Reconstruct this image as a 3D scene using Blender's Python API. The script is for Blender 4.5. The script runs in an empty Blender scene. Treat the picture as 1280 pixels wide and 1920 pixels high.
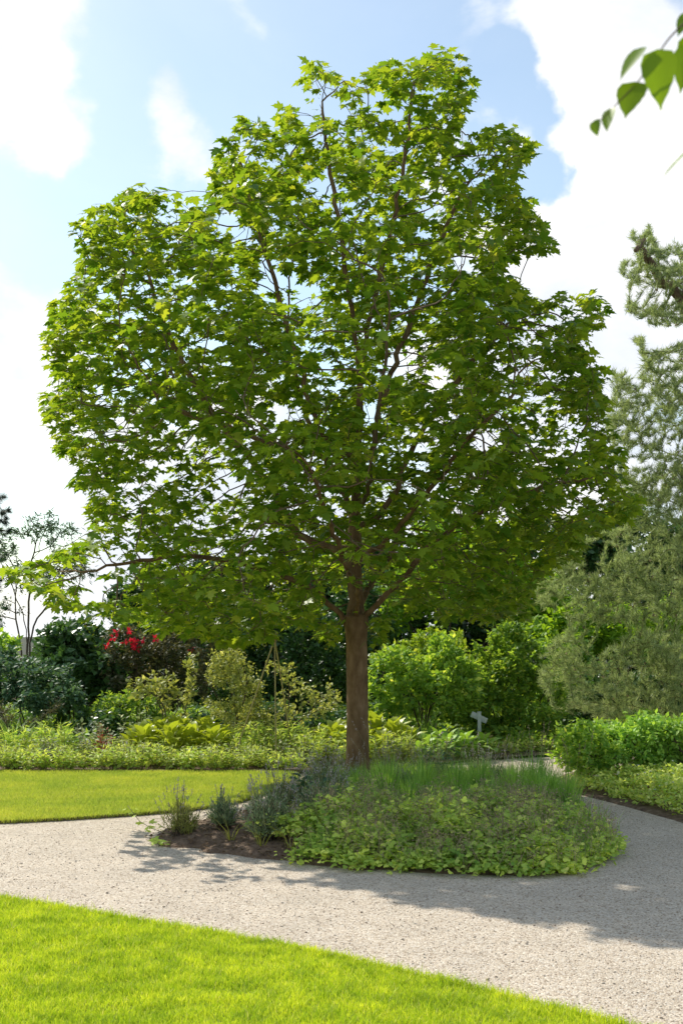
import bpy, math, random
import numpy as np
from mathutils import Vector, noise as mnoise

random.seed(7)
rng = np.random.default_rng(7)
sc = bpy.context.scene
col = sc.collection
R = math.radians

# ------------------------------------------------------------------ camera
FPX, HOR, CAMH = 2340.0, 1190.0, 1.65          # focal length and horizon in photo pixels, eye height
cam = bpy.data.cameras.new('camera')
cam.sensor_fit = 'VERTICAL'
cam.sensor_height = 36.0
cam.lens = 36.0 * FPX / 1920.0
cam.shift_y = (HOR - 960.0) / 1920.0
cam.clip_start = 0.05
cam.clip_end = 3000
cam.dof.use_dof = True
cam.dof.focus_distance = 12.0
cam.dof.aperture_fstop = 9.0
camo = bpy.data.objects.new('camera', cam)
camo.location = (0, 0, CAMH)
camo.rotation_euler = (R(90), 0, 0)
col.objects.link(camo)
sc.camera = camo

# ------------------------------------------------------------------ light and sky
SUN_EL, SUN_AZ = 41.5, -36.0                   # azimuth clockwise from +Y: behind the tree, to its left
w = bpy.data.worlds.new('World')
sc.world = w
w.use_nodes = True
nt = w.node_tree
nt.nodes.clear()


def N(tree, typ, **kw):
    n = tree.nodes.new(typ)
    for k, v in kw.items():
        setattr(n, k, v)
    return n


def L(tree, a, b):
    tree.links.new(a, b)


def math_node(tree, op, a, b=None, c=None, clamp=False):
    m = N(tree, 'ShaderNodeMath', operation=op, use_clamp=clamp)
    for i, v in enumerate((a, b, c)):
        if v is None:
            continue
        if isinstance(v, (int, float)):
            m.inputs[i].default_value = v
        else:
            L(tree, v, m.inputs[i])
    return m.outputs[0]


out = N(nt, 'ShaderNodeOutputWorld')
bg = N(nt, 'ShaderNodeBackground')
bg.inputs[1].default_value = 0.115
L(nt, bg.outputs[0], out.inputs[0])
sky = N(nt, 'ShaderNodeTexSky', sky_type='NISHITA')
sky.sun_disc = False
sky.sun_elevation = R(SUN_EL)
sky.sun_rotation = R(SUN_AZ)
sky.dust_density = 0.6
sky.air_density = 1.0
tc = N(nt, 'ShaderNodeTexCoord')
# cumulus: noise over the whole dome, cloud heaps where the photograph shows them
mp = N(nt, 'ShaderNodeMapping')
mp.inputs['Scale'].default_value = (1.0, 1.0, 1.7)
L(nt, tc.outputs['Generated'], mp.inputs[0])
nz = N(nt, 'ShaderNodeTexNoise')
nz.inputs['Scale'].default_value = 5.5
nz.inputs['Detail'].default_value = 9
nz.inputs['Roughness'].default_value = 0.58
nz.inputs['Distortion'].default_value = 0.25
L(nt, mp.outputs[0], nz.inputs['Vector'])
nz2 = N(nt, 'ShaderNodeTexNoise')
nz2.inputs['Scale'].default_value = 2.2
nz2.inputs['Detail'].default_value = 4
L(nt, mp.outputs[0], nz2.inputs['Vector'])
wv = N(nt, 'ShaderNodeTexNoise')
wv.inputs['Scale'].default_value = 9.0
wv.inputs['Detail'].default_value = 6
L(nt, tc.outputs['Generated'], wv.inputs['Vector'])
wsub = N(nt, 'ShaderNodeVectorMath', operation='SUBTRACT')
L(nt, wv.outputs['Color'], wsub.inputs[0])
wsub.inputs[1].default_value = (0.5, 0.5, 0.5)
wmul = N(nt, 'ShaderNodeVectorMath', operation='SCALE')
L(nt, wsub.outputs[0], wmul.inputs[0])
wmul.inputs['Scale'].default_value = 0.22
wadd = N(nt, 'ShaderNodeVectorMath', operation='ADD')
L(nt, tc.outputs['Generated'], wadd.inputs[0])
L(nt, wmul.outputs[0], wadd.inputs[1])
blob_out = None
for (px, py, r, s) in [(40, 60, 200, 1.0), (335, 285, 95, 0.85), (30, 610, 140, 0.8), (20, 830, 150, 0.8), (1120, 40, 230, 0.95),
                       (1210, 230, 190, 1.0), (1180, 480, 240, 1.0), (1010, 500, 120, 0.8), (1060, 760, 260, 0.9),
                       (430, 420, 70, 0.7), (120, 290, 70, 0.45), (450, 80, 60, 0.4), (745, 85, 45, 0.4), (500, 1020, 400, 0.8), (300, 170, 190, -0.62), (560, 150, 190, -0.7), (90, 440, 150, -1.3), (975, 180, 110, -1.5), (1055, 345, 95, -1.6), (700, 60, 150, -0.5), (330, 600, 250, -0.4), (200, 350, 110, -0.7), (170, 500, 120, -0.6), (60, 980, 90, -0.7)]:
    d = Vector(((px - 640) / FPX, 1, (HOR - py) / FPX)).normalized()
    vm = N(nt, 'ShaderNodeVectorMath', operation='DISTANCE')
    L(nt, wadd.outputs[0], vm.inputs[0])
    vm.inputs[1].default_value = d
    mr = N(nt, 'ShaderNodeMapRange', interpolation_type='SMOOTHSTEP')
    L(nt, vm.outputs['Value'], mr.inputs['Value'])
    mr.inputs['From Min'].default_value = 0
    mr.inputs['From Max'].default_value = 1.35 * r / FPX
    mr.inputs['To Min'].default_value = s
    mr.inputs['To Max'].default_value = 0
    blob_out = mr.outputs[0] if blob_out is None else math_node(nt, 'ADD', blob_out, mr.outputs[0])
dens = math_node(nt, 'ADD', math_node(nt, 'MULTIPLY', nz.outputs[0], 0.85), math_node(nt, 'MULTIPLY', nz2.outputs[0], 0.30))
blob_out = math_node(nt, 'MINIMUM', math_node(nt, 'MAXIMUM', blob_out, -0.8), 1.0)
dens = math_node(nt, 'ADD', dens, math_node(nt, 'MULTIPLY', blob_out, 0.36))
# the sky whitens towards the horizon
sepd = N(nt, 'ShaderNodeSeparateXYZ')
L(nt, tc.outputs['Generated'], sepd.inputs[0])
hz = N(nt, 'ShaderNodeMapRange', interpolation_type='SMOOTHSTEP')
L(nt, sepd.outputs['Z'], hz.inputs['Value'])
hz.inputs['From Min'].default_value = 0.0
hz.inputs['From Max'].default_value = 0.22
hz.inputs['To Min'].default_value = 0.22
hz.inputs['To Max'].default_value = 0.0
dens = math_node(nt, 'ADD', dens, hz.outputs[0])
cm = N(nt, 'ShaderNodeMapRange', interpolation_type='SMOOTHSTEP')
L(nt, dens, cm.inputs['Value'])
cm.inputs['From Min'].default_value = 0.545
cm.inputs['From Max'].default_value = 0.80
cm.inputs['To Min'].default_value = 0.10
cm.inputs['To Max'].default_value = 1.0
# cloud colour: bright heads, slightly grey bellies
cr = N(nt, 'ShaderNodeMapRange')
L(nt, nz.outputs[0], cr.inputs['Value'])
cr.inputs['From Min'].default_value = 0.40
cr.inputs['From Max'].default_value = 0.62
ccol = N(nt, 'ShaderNodeMix', data_type='RGBA')
L(nt, cr.outputs[0], ccol.inputs['Factor'])
ccol.inputs['A'].default_value = (3.9, 4.15, 4.6, 1)
ccol.inputs['B'].default_value = (5.5, 5.4, 5.25, 1)
mixc = N(nt, 'ShaderNodeMix', data_type='RGBA')
L(nt, cm.outputs[0], mixc.inputs['Factor'])
skyb = N(nt, 'ShaderNodeMix', data_type='RGBA', blend_type='MULTIPLY')
skyb.inputs['Factor'].default_value = 1.0
L(nt, sky.outputs[0], skyb.inputs['A'])
skyb.inputs['B'].default_value = (0.76, 0.78, 0.72, 1)
L(nt, skyb.outputs['Result'], mixc.inputs['A'])
L(nt, ccol.outputs['Result'], mixc.inputs['B'])
L(nt, mixc.outputs['Result'], bg.inputs[0])

sun = bpy.data.lights.new('sun', 'SUN')
sun.energy = 2.75
sun.angle = R(0.6)
sun.color = (1.0, 0.94, 0.84)
suno = bpy.data.objects.new('sun', sun)
sdir = Vector((math.sin(R(SUN_AZ)) * math.cos(R(SUN_EL)), math.cos(R(SUN_AZ)) * math.cos(R(SUN_EL)), math.sin(R(SUN_EL))))
suno.rotation_euler = (-sdir).to_track_quat('-Z', 'Y').to_euler()
suno.location = (-6, 14, 16)
col.objects.link(suno)

sc.render.engine = 'CYCLES'
sc.cycles.max_bounces = 12
sc.cycles.diffuse_bounces = 6
sc.cycles.transmission_bounces = 8
sc.view_settings.view_transform = 'Standard'
sc.view_settings.look = 'None'
sc.view_settings.exposure = 1.0
sc.view_settings.gamma = 1.0
sc.view_settings.use_curve_mapping = False


# ------------------------------------------------------------------ helpers
def W(px, py, Y):
    """point at depth Y seen at a photo pixel"""
    return np.array([(px - 640) / FPX * Y, Y, CAMH + (HOR - py) / FPX * Y])


def G(px, py):
    """ground point seen at a photo pixel"""
    Y = FPX * CAMH / (py - HOR)
    return np.array([(px - 640) / FPX * Y, Y])


def proj(P):
    P = np.asarray(P)
    return np.stack([640 + P[:, 0] / P[:, 1] * FPX, HOR + (CAMH - P[:, 2]) / P[:, 1] * FPX], 1)


def inpoly(pts, poly):
    poly = np.asarray(poly, float)
    x, y = pts[:, 0], pts[:, 1]
    r = np.zeros(len(pts), bool)
    j = len(poly) - 1
    for i in range(len(poly)):
        xi, yi = poly[i]
        xj, yj = poly[j]
        c = ((yi > y) != (yj > y)) & (x < (xj - xi) * (y - yi) / (yj - yi + 1e-12) + xi)
        r ^= c
        j = i
    return r


def nrm(v):
    return v / (np.linalg.norm(v, axis=-1, keepdims=True) + 1e-9)


def tag(o, label=None, cat=None, group=None, kind=None):
    if label:
        o['label'] = label
    if cat:
        o['category'] = cat
    if group:
        o['group'] = group
    if kind:
        o['kind'] = kind
    return o


def mesh(name, V, F, mat, smooth=False):
    V = np.asarray(V, np.float32).reshape(-1, 3)
    F = np.asarray(F, np.int32).reshape(-1, 3)
    me = bpy.data.meshes.new(name)
    me.vertices.add(len(V))
    me.vertices.foreach_set('co', V.ravel())
    me.loops.add(len(F) * 3)
    me.loops.foreach_set('vertex_index', F.ravel())
    me.polygons.add(len(F))
    me.polygons.foreach_set('loop_start', np.arange(0, len(F) * 3, 3, dtype=np.int32))
    me.polygons.foreach_set('loop_total', np.full(len(F), 3, np.int32))
    if smooth:
        me.polygons.foreach_set('use_smooth', np.ones(len(F), bool))
    me.materials.append(mat)
    me.update(calc_edges=True)
    return me


def obj(name, me, parent=None, loc=None):
    o = bpy.data.objects.new(name, me)
    col.objects.link(o)
    if parent is not None:
        o.parent = parent
    if loc is not None:
        o.location = loc
    return o


def empty(name, loc, label=None, cat=None, group=None):
    o = bpy.data.objects.new(name, None)
    o.empty_display_size = 0.2
    o.location = loc
    col.objects.link(o)
    return tag(o, label, cat, group)


def dup(root, loc, rz=0.0, s=1.0, label=None):
    r = root.copy()
    col.objects.link(r)
    r.location = loc
    r.rotation_euler = (0, 0, rz)
    r.scale = (s, s, s)
    if label:
        r['label'] = label
    for ch in list(root.children):
        c = ch.copy()
        col.objects.link(c)
        c.parent = r
    return r


class MB:
    """collects triangles of one mesh"""
    def __init__(s):
        s.v, s.f, s.n = [], [], 0

    def add(s, V, F):
        V = np.asarray(V, float).reshape(-1, 3)
        F = np.asarray(F, int).reshape(-1, 3)
        s.v.append(V)
        s.f.append(F + s.n)
        s.n += len(V)
        return s

    def get(s):
        if not s.v:
            return np.zeros((0, 3)), np.zeros((0, 3), int)
        return np.concatenate(s.v), np.concatenate(s.f)

    def mesh(s, name, mat, smooth=False, off=None):
        V, F = s.get()
        if off is not None:
            V = V - np.asarray(off)
        return mesh(name, V, F, mat, smooth)


def frames(D, Nn):
    y = nrm(D)
    z = Nn - (Nn * y).sum(-1, keepdims=True) * y
    z = nrm(z)
    x = np.cross(y, z)
    return np.stack([x, y, z], -1)            # columns


def scatter(tv, tf, P, M, S):
    """copies of a template (tv, tf) at P with frames M and sizes S"""
    n, k = len(P), len(tv)
    S = np.asarray(S, float).reshape(n, -1)
    if S.shape[1] == 1:
        S = np.repeat(S, 3, 1)
    V = np.einsum('nij,nkj->nki', M, tv[None] * S[:, None, :]) + P[:, None, :]
    F = tf[None] + (np.arange(n) * k)[:, None, None]
    return V.reshape(-1, 3), F.reshape(-1, 3)


def tube(P, r, sides=6, cap=True):
    P = np.asarray(P, float)
    n = len(P)
    r = np.broadcast_to(np.asarray(r, float), (n,))
    T = np.gradient(P, axis=0) if n > 1 else np.array([[0, 0, 1.0]])
    T = nrm(T)
    mean = nrm(P[-1] - P[0])
    ref = np.array([1.0, 0, 0]) if abs(mean[0]) < 0.7 else np.array([0, 1.0, 0])
    U = nrm(np.cross(T, ref))
    Vv = np.cross(T, U)
    a = np.linspace(0, 2 * np.pi, sides, endpoint=False)
    ring = (U[:, None] * np.cos(a)[None, :, None] + Vv[:, None] * np.sin(a)[None, :, None]) * r[:, None, None] + P[:, None]
    V = ring.reshape(-1, 3)
    F = []
    i = np.arange(n - 1)[:, None] * sides
    j = np.arange(sides)[None]
    jn = (j + 1) % sides
    A, B, C, D = (i + j), (i + jn), (i + sides + jn), (i + sides + j)
    F = np.concatenate([np.stack([A, B, C], -1).reshape(-1, 3), np.stack([A, C, D], -1).reshape(-1, 3)])
    if cap:
        V = np.concatenate([V, P[-1:] + T[-1:] * r[-1] * 0.6])
        top = (n - 1) * sides
        e = np.stack([top + np.arange(sides), top + (np.arange(sides) + 1) % sides, np.full(sides, len(V) - 1)], -1)
        F = np.concatenate([F, e])
    return V, F


def resample(pts, step):
    pts = np.asarray(pts, float)
    seg = np.linalg.norm(np.diff(pts, axis=0), axis=1)
    s = np.concatenate([[0], np.cumsum(seg)])
    n = max(2, int(round(s[-1] / step)) + 1)
    t = np.linspace(0, s[-1], n)
    # smooth (Catmull-like by cubic interpolation of coarse points)
    o = np.stack([np.interp(t, s, pts[:, k]) for k in range(3)], 1)
    for _ in range(2):
        o[1:-1] = 0.25 * o[:-2] + 0.5 * o[1:-1] + 0.25 * o[2:]
    return o


class Skel:
    def __init__(s):
        s.pos, s.par = [], []

    def add(s, p, parent):
        s.pos.append(np.asarray(p, float))
        s.par.append(parent)
        return len(s.pos) - 1

    def line(s, pts, parent=-1, step=0.12, wob=0.0):
        q = resample(pts, step)
        ids = []
        for k, p in enumerate(q):
            if k == 0 and parent >= 0:
                continue
            if wob and 0 < k < len(q) - 1:
                p = p + rng.normal(0, wob, 3)
            parent = s.add(p, parent)
            ids.append(parent)
        return ids

    def nearest(s, p):
        return int(np.argmin(np.linalg.norm(np.array(s.pos) - np.asarray(p), axis=1)))

    def grow(s, att, step=0.12, kill=0.2, iters=120, up=0.05, jit=0.15, first=0):
        att = np.asarray(att, float)
        P = np.array(s.pos)
        dist = np.full(len(att), 1e9)
        near = np.zeros(len(att), int)
        for i in range(first, len(P)):
            d = np.linalg.norm(att - P[i], axis=1)
            m = d < dist
            dist[m] = d[m]
            near[m] = i
        kids = {}
        full = []
        alive = dist > kill
        for it in range(iters):
            if not alive.any():
                break
            ids = np.unique(near[alive])
            new = []
            for i in ids:
                if kids.get(i, 0) >= 3:
                    # a full node hands its attractors to the next free one
                    mm = np.where(alive & (near == i))[0]
                    full.append(i)
                    PA = np.array(s.pos)
                    free = np.ones(len(PA), bool)
                    free[full] = False
                    free[:first] = False
                    fi = np.where(free)[0]
                    if len(fi) == 0:
                        alive[mm] = False
                        continue
                    for c0 in range(0, len(mm), 400):
                        mc = mm[c0:c0 + 400]
                        d2 = ((att[mc][:, None] - PA[fi][None]) ** 2).sum(-1)
                        b = d2.argmin(1)
                        near[mc] = fi[b]
                        dist[mc] = np.sqrt(d2[np.arange(len(mc)), b])
                    continue
                m = alive & (near == i)
                v = att[m] - s.pos[i]
                v = (v / (np.linalg.norm(v, axis=1, keepdims=True) + 1e-9)).mean(0)
                v = v + rng.normal(0, jit, 3) + np.array([0, 0, up])
                # keep some of the incoming direction
                if s.par[i] >= 0:
                    pd = s.pos[i] - s.pos[s.par[i]]
                    v = v / (np.linalg.norm(v) + 1e-9) + 0.35 * pd / (np.linalg.norm(pd) + 1e-9)
                v = v / (np.linalg.norm(v) + 1e-9)
                new.append((i, s.pos[i] + v * step))
            for i, p in new:
                k = s.add(p, i)
                kids[i] = kids.get(i, 0) + 1
                d = np.linalg.norm(att - p, axis=1)
                m = d < dist
                dist[m] = d[m]
                near[m] = k
            alive &= dist > kill

    def finish(s, rtip=0.003, ex=2.2):
        n = len(s.pos)
        s.P = np.array(s.pos)
        s.par = np.array(s.par)
        cnt = np.zeros(n)
        nk = np.zeros(n, int)
        for i in range(n):
            if s.par[i] >= 0:
                nk[s.par[i]] += 1
        for i in range(n - 1, -1, -1):
            if nk[i] == 0:
                cnt[i] += 1
            if s.par[i] >= 0:
                cnt[s.par[i]] += cnt[i]
        s.cnt, s.nk = cnt, nk
        s.r = rtip * cnt ** (1 / ex)
        d = np.zeros((n, 3))
        m = s.par >= 0
        d[m] = s.P[m] - s.P[s.par[m]]
        d[~m] = (0, 0, 1)
        s.dir = nrm(d)
        return s

    def chains(s):
        kids = [[] for _ in range(len(s.P))]
        for i, p in enumerate(s.par):
            if p >= 0:
                kids[p].append(i)
        res = []
        stack = [(i, -1) for i in range(len(s.P)) if s.par[i] < 0]
        while stack:
            i, p = stack.pop()
            ch = [p, i] if p >= 0 else [i]
            while kids[i]:
                ks = sorted(kids[i], key=lambda k: -s.cnt[k])
                for k in ks[1:]:
                    stack.append((k, i))
                i = ks[0]
                ch.append(i)
            if len(ch) > 1:
                res.append(ch)
        return res

    def tubes(s, mb, rmin=0.0, rmax=9, scale=1.0, skip=None):
        for ch in s.chains():
            own = ch[1] if len(ch) > 1 else ch[0]
            rr = s.r[own]
            if rr < rmin or rr >= rmax:
                continue
            if skip is not None and own in skip:
                continue
            rad = s.r[ch] * scale
            if s.par[own] >= 0:
                rad[0] = min(rad[0], rad[1] * 1.15)
            sides = 10 if rr > 0.04 else (6 if rr > 0.012 else (4 if rr > 0.005 else 3))
            V, F = tube(s.P[ch], rad, sides)
            mb.add(V, F)


# ------------------------------------------------------------------ leaf templates (x across, y along, z normal)
def tmpl(pts, faces):
    return np.array(pts, float), np.array(faces, int)


def maple_leaf():
    half = [(0.10, -0.05), (0.40, 0.02), (0.24, 0.17), (0.56, 0.40), (0.40, 0.47), (0.21, 0.45), (0.22, 0.66), (0.10, 0.72)]
    outl = [(0, 0)] + half + [(0, 1.0)] + [(-x, y) for x, y in reversed(half)]
    ctr = (0, 0.34)
    pts = [ctr] + outl
    P = [(x, y, -0.22 * (x * x * 1.5 + (y - .3) ** 2 * 0.9) + 0.10 * abs(x)) for x, y in pts]
    n = len(outl)
    F = [(0, 1 + i, 1 + (i + 1) % n) for i in range(n)]
    F = [(a, c, b) for a, b, c in F]
    F = [(a, c, b) for a, b, c in F]
    return tmpl(P, F)


T_MAPLE = maple_leaf()
T_OVAL = tmpl([(0, 0, 0), (0.27, 0.45, 0.06), (0, 1, -0.10), (-0.27, 0.45, 0.06), (0, 0.5, 0.0)],
              [(0, 1, 4), (1, 2, 4), (2, 3, 4), (3, 0, 4)])
T_DIA = tmpl([(0, 0, 0), (0.28, 0.48, 0.07), (0, 1, -0.08), (-0.28, 0.48, 0.07)], [(0, 1, 2), (0, 2, 3)])
T_NARROW = tmpl([(0, 0, 0), (0.11, 0.45, 0.03), (0, 1, -0.10), (-0.11, 0.45, 0.03)], [(0, 1, 2), (0, 2, 3)])
T_NEEDLE = tmpl([(-0.035, 0, 0), (0.035, 0, 0), (0, 1, 0)], [(0, 1, 2)])


def broad_leaf(wd=0.62, bend=0.55, fold=0.12):
    ys = [0.0, 0.12, 0.35, 0.62, 0.85, 1.0]
    ws = [0.03, 0.26, 0.5, 0.43, 0.2, 0.0]
    P, F = [], []
    for y, q in zip(ys, ws):
        z = 0.16 * math.sin(y * 2.2) - bend * 0.5 * y * y
        for sgn in (-1, 0, 1):
            P.append((sgn * q * wd, y, z + (fold * q if sgn else 0)))
    for i in range(len(ys) - 1):
        for k in (0, 1):
            a = i * 3 + k
            F += [(a, a + 1, a + 4), (a, a + 4, a + 3)]
    return tmpl(P, F)


T_BROAD = broad_leaf()
# three-lobed small leaf of the ground cover
T_LOBED = tmpl([(0, 0, 0), (0.30, 0.05, 0.05), (0.48, 0.38, 0.02), (0.25, 0.48, 0.05), (0.24, 0.82, 0), (0, 1, -0.06),
                (-0.24, 0.82, 0), (-0.25, 0.48, 0.05), (-0.48, 0.38, 0.02), (-0.30, 0.05, 0.05)],
               [(0, 1, 2), (0, 2, 3), (0, 3, 7), (3, 4, 5), (3, 5, 7), (5, 6, 7), (0, 7, 8), (0, 8, 9)])


def rand_unit(n):
    return nrm(rng.normal(0, 1, (n, 3)))


# ------------------------------------------------------------------ materials
def new_mat(name):
    m = bpy.data.materials.new(name)
    m.use_nodes = True
    m.node_tree.nodes.clear()
    return m, m.node_tree


def leaf_mat(name, c1, c2, trans=0.45, tcol=None, rough=0.55, spec=0.18, c3=None, tmul=1.0, patch=None):
    m, t = new_mat(name)
    o = N(t, 'ShaderNodeOutputMaterial')
    g = N(t, 'ShaderNodeNewGeometry')
    rp = N(t, 'ShaderNodeValToRGB')
    L(t, g.outputs['Random Per Island'], rp.inputs[0])
    e = rp.color_ramp.elements
    e[0].color = (*c1, 1)
    e[1].color = (*c2, 1)
    if c3:
        k = e.new(0.92)
        k.color = (*c2, 1)
        e[-1].color = (*c3, 1)
    # patches of slightly older and younger growth
    oi = N(t, 'ShaderNodeObjectInfo')
    hs = N(t, 'ShaderNodeHueSaturation')
    mrv = N(t, 'ShaderNodeMapRange')
    L(t, oi.outputs['Random'], mrv.inputs['Value'])
    mrv.inputs['To Min'].default_value = 0.85
    mrv.inputs['To Max'].default_value = 1.15
    L(t, mrv.outputs[0], hs.inputs['Value'])
    L(t, rp.outputs[0], hs.inputs['Color'])
    if patch:
        tcn = N(t, 'ShaderNodeTexCoord')
        pn = N(t, 'ShaderNodeTexNoise')
        pn.inputs['Scale'].default_value = patch[0]
        pn.inputs['Detail'].default_value = 6
        pn.inputs['Roughness'].default_value = 0.7
        L(t, tcn.outputs['Object'], pn.inputs['Vector'])
        for sock, lo, hi in (('Hue', 0.5 - patch[1], 0.5 + patch[1]), ('Value', 1 - patch[2], 1 + patch[2])):
            mm = N(t, 'ShaderNodeMapRange')
            L(t, pn.outputs[0], mm.inputs['Value'])
            mm.inputs['From Min'].default_value = 0.3
            mm.inputs['From Max'].default_value = 0.7
            mm.inputs['To Min'].default_value = hi if sock == 'Hue' else lo
            mm.inputs['To Max'].default_value = lo if sock == 'Hue' else hi
            L(t, mm.outputs[0], hs.inputs[sock])
    p = N(t, 'ShaderNodeBsdfPrincipled')
    p.inputs['Roughness'].default_value = rough
    p.inputs['Specular IOR Level'].default_value = spec
    L(t, hs.outputs[0], p.inputs['Base Color'])
    tr = N(t, 'ShaderNodeBsdfTranslucent')
    mx = N(t, 'ShaderNodeMix', data_type='RGBA', blend_type='MULTIPLY')
    mx.inputs['Factor'].default_value = 1
    L(t, hs.outputs[0], mx.inputs['A'])
    tcol = tcol or (2.1, 1.8, 0.7)
    mx.inputs['B'].default_value = (tcol[0] * tmul, tcol[1] * tmul, tcol[2] * tmul, 1)
    L(t, mx.outputs['Result'], tr.inputs['Color'])
    ms = N(t, 'ShaderNodeMixShader')
    ms.inputs[0].default_value = trans
    L(t, p.outputs[0], ms.inputs[1])
    L(t, tr.outputs[0], ms.inputs[2])
    L(t, ms.outputs[0], o.inputs[0])
    return m


def rough_mat(name, stops, scale=8, detail=6, rough=0.85, bump=0.3, bscale=None, stretch=(1, 1, 1), spec=0.25, dist=0.01):
    m, t = new_mat(name)
    o = N(t, 'ShaderNodeOutputMaterial')
    p = N(t, 'ShaderNodeBsdfPrincipled')
    L(t, p.outputs[0], o.inputs[0])
    p.inputs['Roughness'].default_value = rough
    p.inputs['Specular IOR Level'].default_value = spec
    c = N(t, 'ShaderNodeTexCoord')
    mpn = N(t, 'ShaderNodeMapping')
    mpn.inputs['Scale'].default_value = stretch
    L(t, c.outputs['Object'], mpn.inputs[0])
    nzn = N(t, 'ShaderNodeTexNoise')
    nzn.inputs['Scale'].default_value = scale
    nzn.inputs['Detail'].default_value = detail
    nzn.inputs['Roughness'].default_value = 0.65
    L(t, mpn.outputs[0], nzn.inputs['Vector'])
    rp = N(t, 'ShaderNodeValToRGB')
    L(t, nzn.outputs[0], rp.inputs[0])
    e = rp.color_ramp.elements
    e[0].position, e[1].position = 0.3, 0.7
    e[0].color = (*stops[0], 1)
    e[1].color = (*stops[-1], 1)
    if len(stops) == 3:
        k = e.new(0.5)
        k.color = (*stops[1], 1)
    L(t, rp.outputs[0], p.inputs['Base Color'])
    n2 = N(t, 'ShaderNodeTexNoise')
    n2.inputs['Scale'].default_value = bscale or scale * 3
    n2.inputs['Detail'].default_value = 5
    L(t, mpn.outputs[0], n2.inputs['Vector'])
    b = N(t, 'ShaderNodeBump')
    b.inputs['Strength'].default_value = bump
    b.inputs['Distance'].default_value = dist
    L(t, n2.outputs[0], b.inputs['Height'])
    L(t, b.outputs[0], p.inputs['Normal'])
    return m


def gravel_mat():
    m, t = new_mat('gravel')
    o = N(t, 'ShaderNodeOutputMaterial')
    p = N(t, 'ShaderNodeBsdfPrincipled')
    p.inputs['Roughness'].default_value = 0.9
    p.inputs['Specular IOR Level'].default_value = 0.2
    L(t, p.outputs[0], o.inputs[0])
    c = N(t, 'ShaderNodeTexCoord')
    v = N(t, 'ShaderNodeTexVoronoi')
    v.inputs['Scale'].default_value = 105
    L(t, c.outputs['Object'], v.inputs['Vector'])
    sep = N(t, 'ShaderNodeSeparateColor')
    L(t, v.outputs['Color'], sep.inputs[0])
    rp = N(t, 'ShaderNodeValToRGB')
    L(t, sep.outputs[0], rp.inputs[0])
    e = rp.color_ramp.elements
    e[0].color = (0.192, 0.144, 0.108, 1)
    e[1].color = (0.768, 0.684, 0.552, 1)
    for pos, cc in ((0.08, (0.360, 0.282, 0.204)), (0.3, (0.516, 0.432, 0.330)), (0.7, (0.600, 0.516, 0.402)), (0.85, (0.564, 0.516, 0.444))):
        k = e.new(pos)
        k.color = (*cc, 1)
    big = N(t, 'ShaderNodeTexNoise')
    big.inputs['Scale'].default_value = 2.5
    big.inputs['Detail'].default_value = 7
    big.inputs['Roughness'].default_value = 0.78
    L(t, c.outputs['Object'], big.inputs['Vector'])
    mr_ = N(t, 'ShaderNodeMapRange')
    L(t, big.outputs[0], mr_.inputs['Value'])
    mr_.inputs['From Min'].default_value = 0.3
    mr_.inputs['From Max'].default_value = 0.7
    mr_.inputs['To Min'].default_value = 0.84
    mr_.inputs['To Max'].default_value = 1.12
    mx = N(t, 'ShaderNodeVectorMath', operation='SCALE')
    L(t, rp.outputs[0], mx.inputs[0])
    L(t, mr_.outputs[0], mx.inputs['Scale'])
    L(t, mx.outputs[0], p.inputs['Base Color'])
    b = N(t, 'ShaderNodeBump')
    b.inputs['Strength'].default_value = 0.8
    b.inputs['Distance'].default_value = 0.006
    b.invert = True
    L(t, v.outputs['Distance'], b.inputs['Height'])
    L(t, b.outputs[0], p.inputs['Normal'])
    return m


M = {}
M['gravel'] = gravel_mat()
M['soil'] = rough_mat('soil', [(0.09, 0.06, 0.04), (0.17, 0.115, 0.075), (0.26, 0.19, 0.13)], 14, 8, 0.95, 0.9, 60, dist=0.02)
M['earth'] = rough_mat('earth', [(0.02, 0.03, 0.012), (0.045, 0.05, 0.022)], 3, 6, 0.95, 0.5)
M['turf'] = rough_mat('turf', [(0.20, 0.27, 0.020), (0.29, 0.36, 0.04), (0.36, 0.40, 0.07)], 2.2, 8, 0.9, 0.6, 120, dist=0.02)
M['grass'] = leaf_mat('grass_blades', (0.36, 0.52, 0.024), (0.66, 0.73, 0.065), 0.45, (1.12, 1.1, 0.6), 0.55, 0.25, c3=(0.66, 0.64, 0.26), patch=(4.5, 0.022, 0.30))
M['grass_far'] = leaf_mat('grass_blades_far', (0.38, 0.47, 0.06), (0.56, 0.62, 0.13), 0.4, (1.15, 1.12, 0.6), 0.55, 0.2, c3=(0.60, 0.56, 0.24), patch=(1.2, 0.022, 0.18))
M['pebble'] = leaf_mat('pebble', (0.34, 0.26, 0.19), (0.68, 0.60, 0.49), 0.0, rough=0.85, spec=0.2)
M['bark'] = rough_mat('maple_bark', [(0.085, 0.050, 0.024), (0.185, 0.112, 0.055), (0.29, 0.19, 0.105)], 9, 9, 0.85, 0.5, 40, (1, 1, 0.45), dist=0.008)
M['twig'] = rough_mat('maple_twigs', [(0.12, 0.08, 0.05), (0.22, 0.155, 0.10)], 12, 4, 0.85, 0.2)
M['maple'] = leaf_mat('maple_leaves', (0.085, 0.20, 0.020), (0.25, 0.38, 0.038), 0.48, (2.3, 1.85, 0.65), 0.45, 0.30, c3=(0.36, 0.45, 0.07))
M['samara'] = leaf_mat('maple_seeds', (0.22, 0.26, 0.035), (0.32, 0.32, 0.06), 0.4, (1.3, 1.3, 0.6), 0.6, 0.2)
M['stem'] = rough_mat('shrub_stems', [(0.06, 0.045, 0.03), (0.13, 0.10, 0.07)], 15, 4, 0.9, 0.2)


# ------------------------------------------------------------------ ground, path, lawns, beds
def structure(o):
    o['kind'] = 'structure'
    return o


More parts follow.
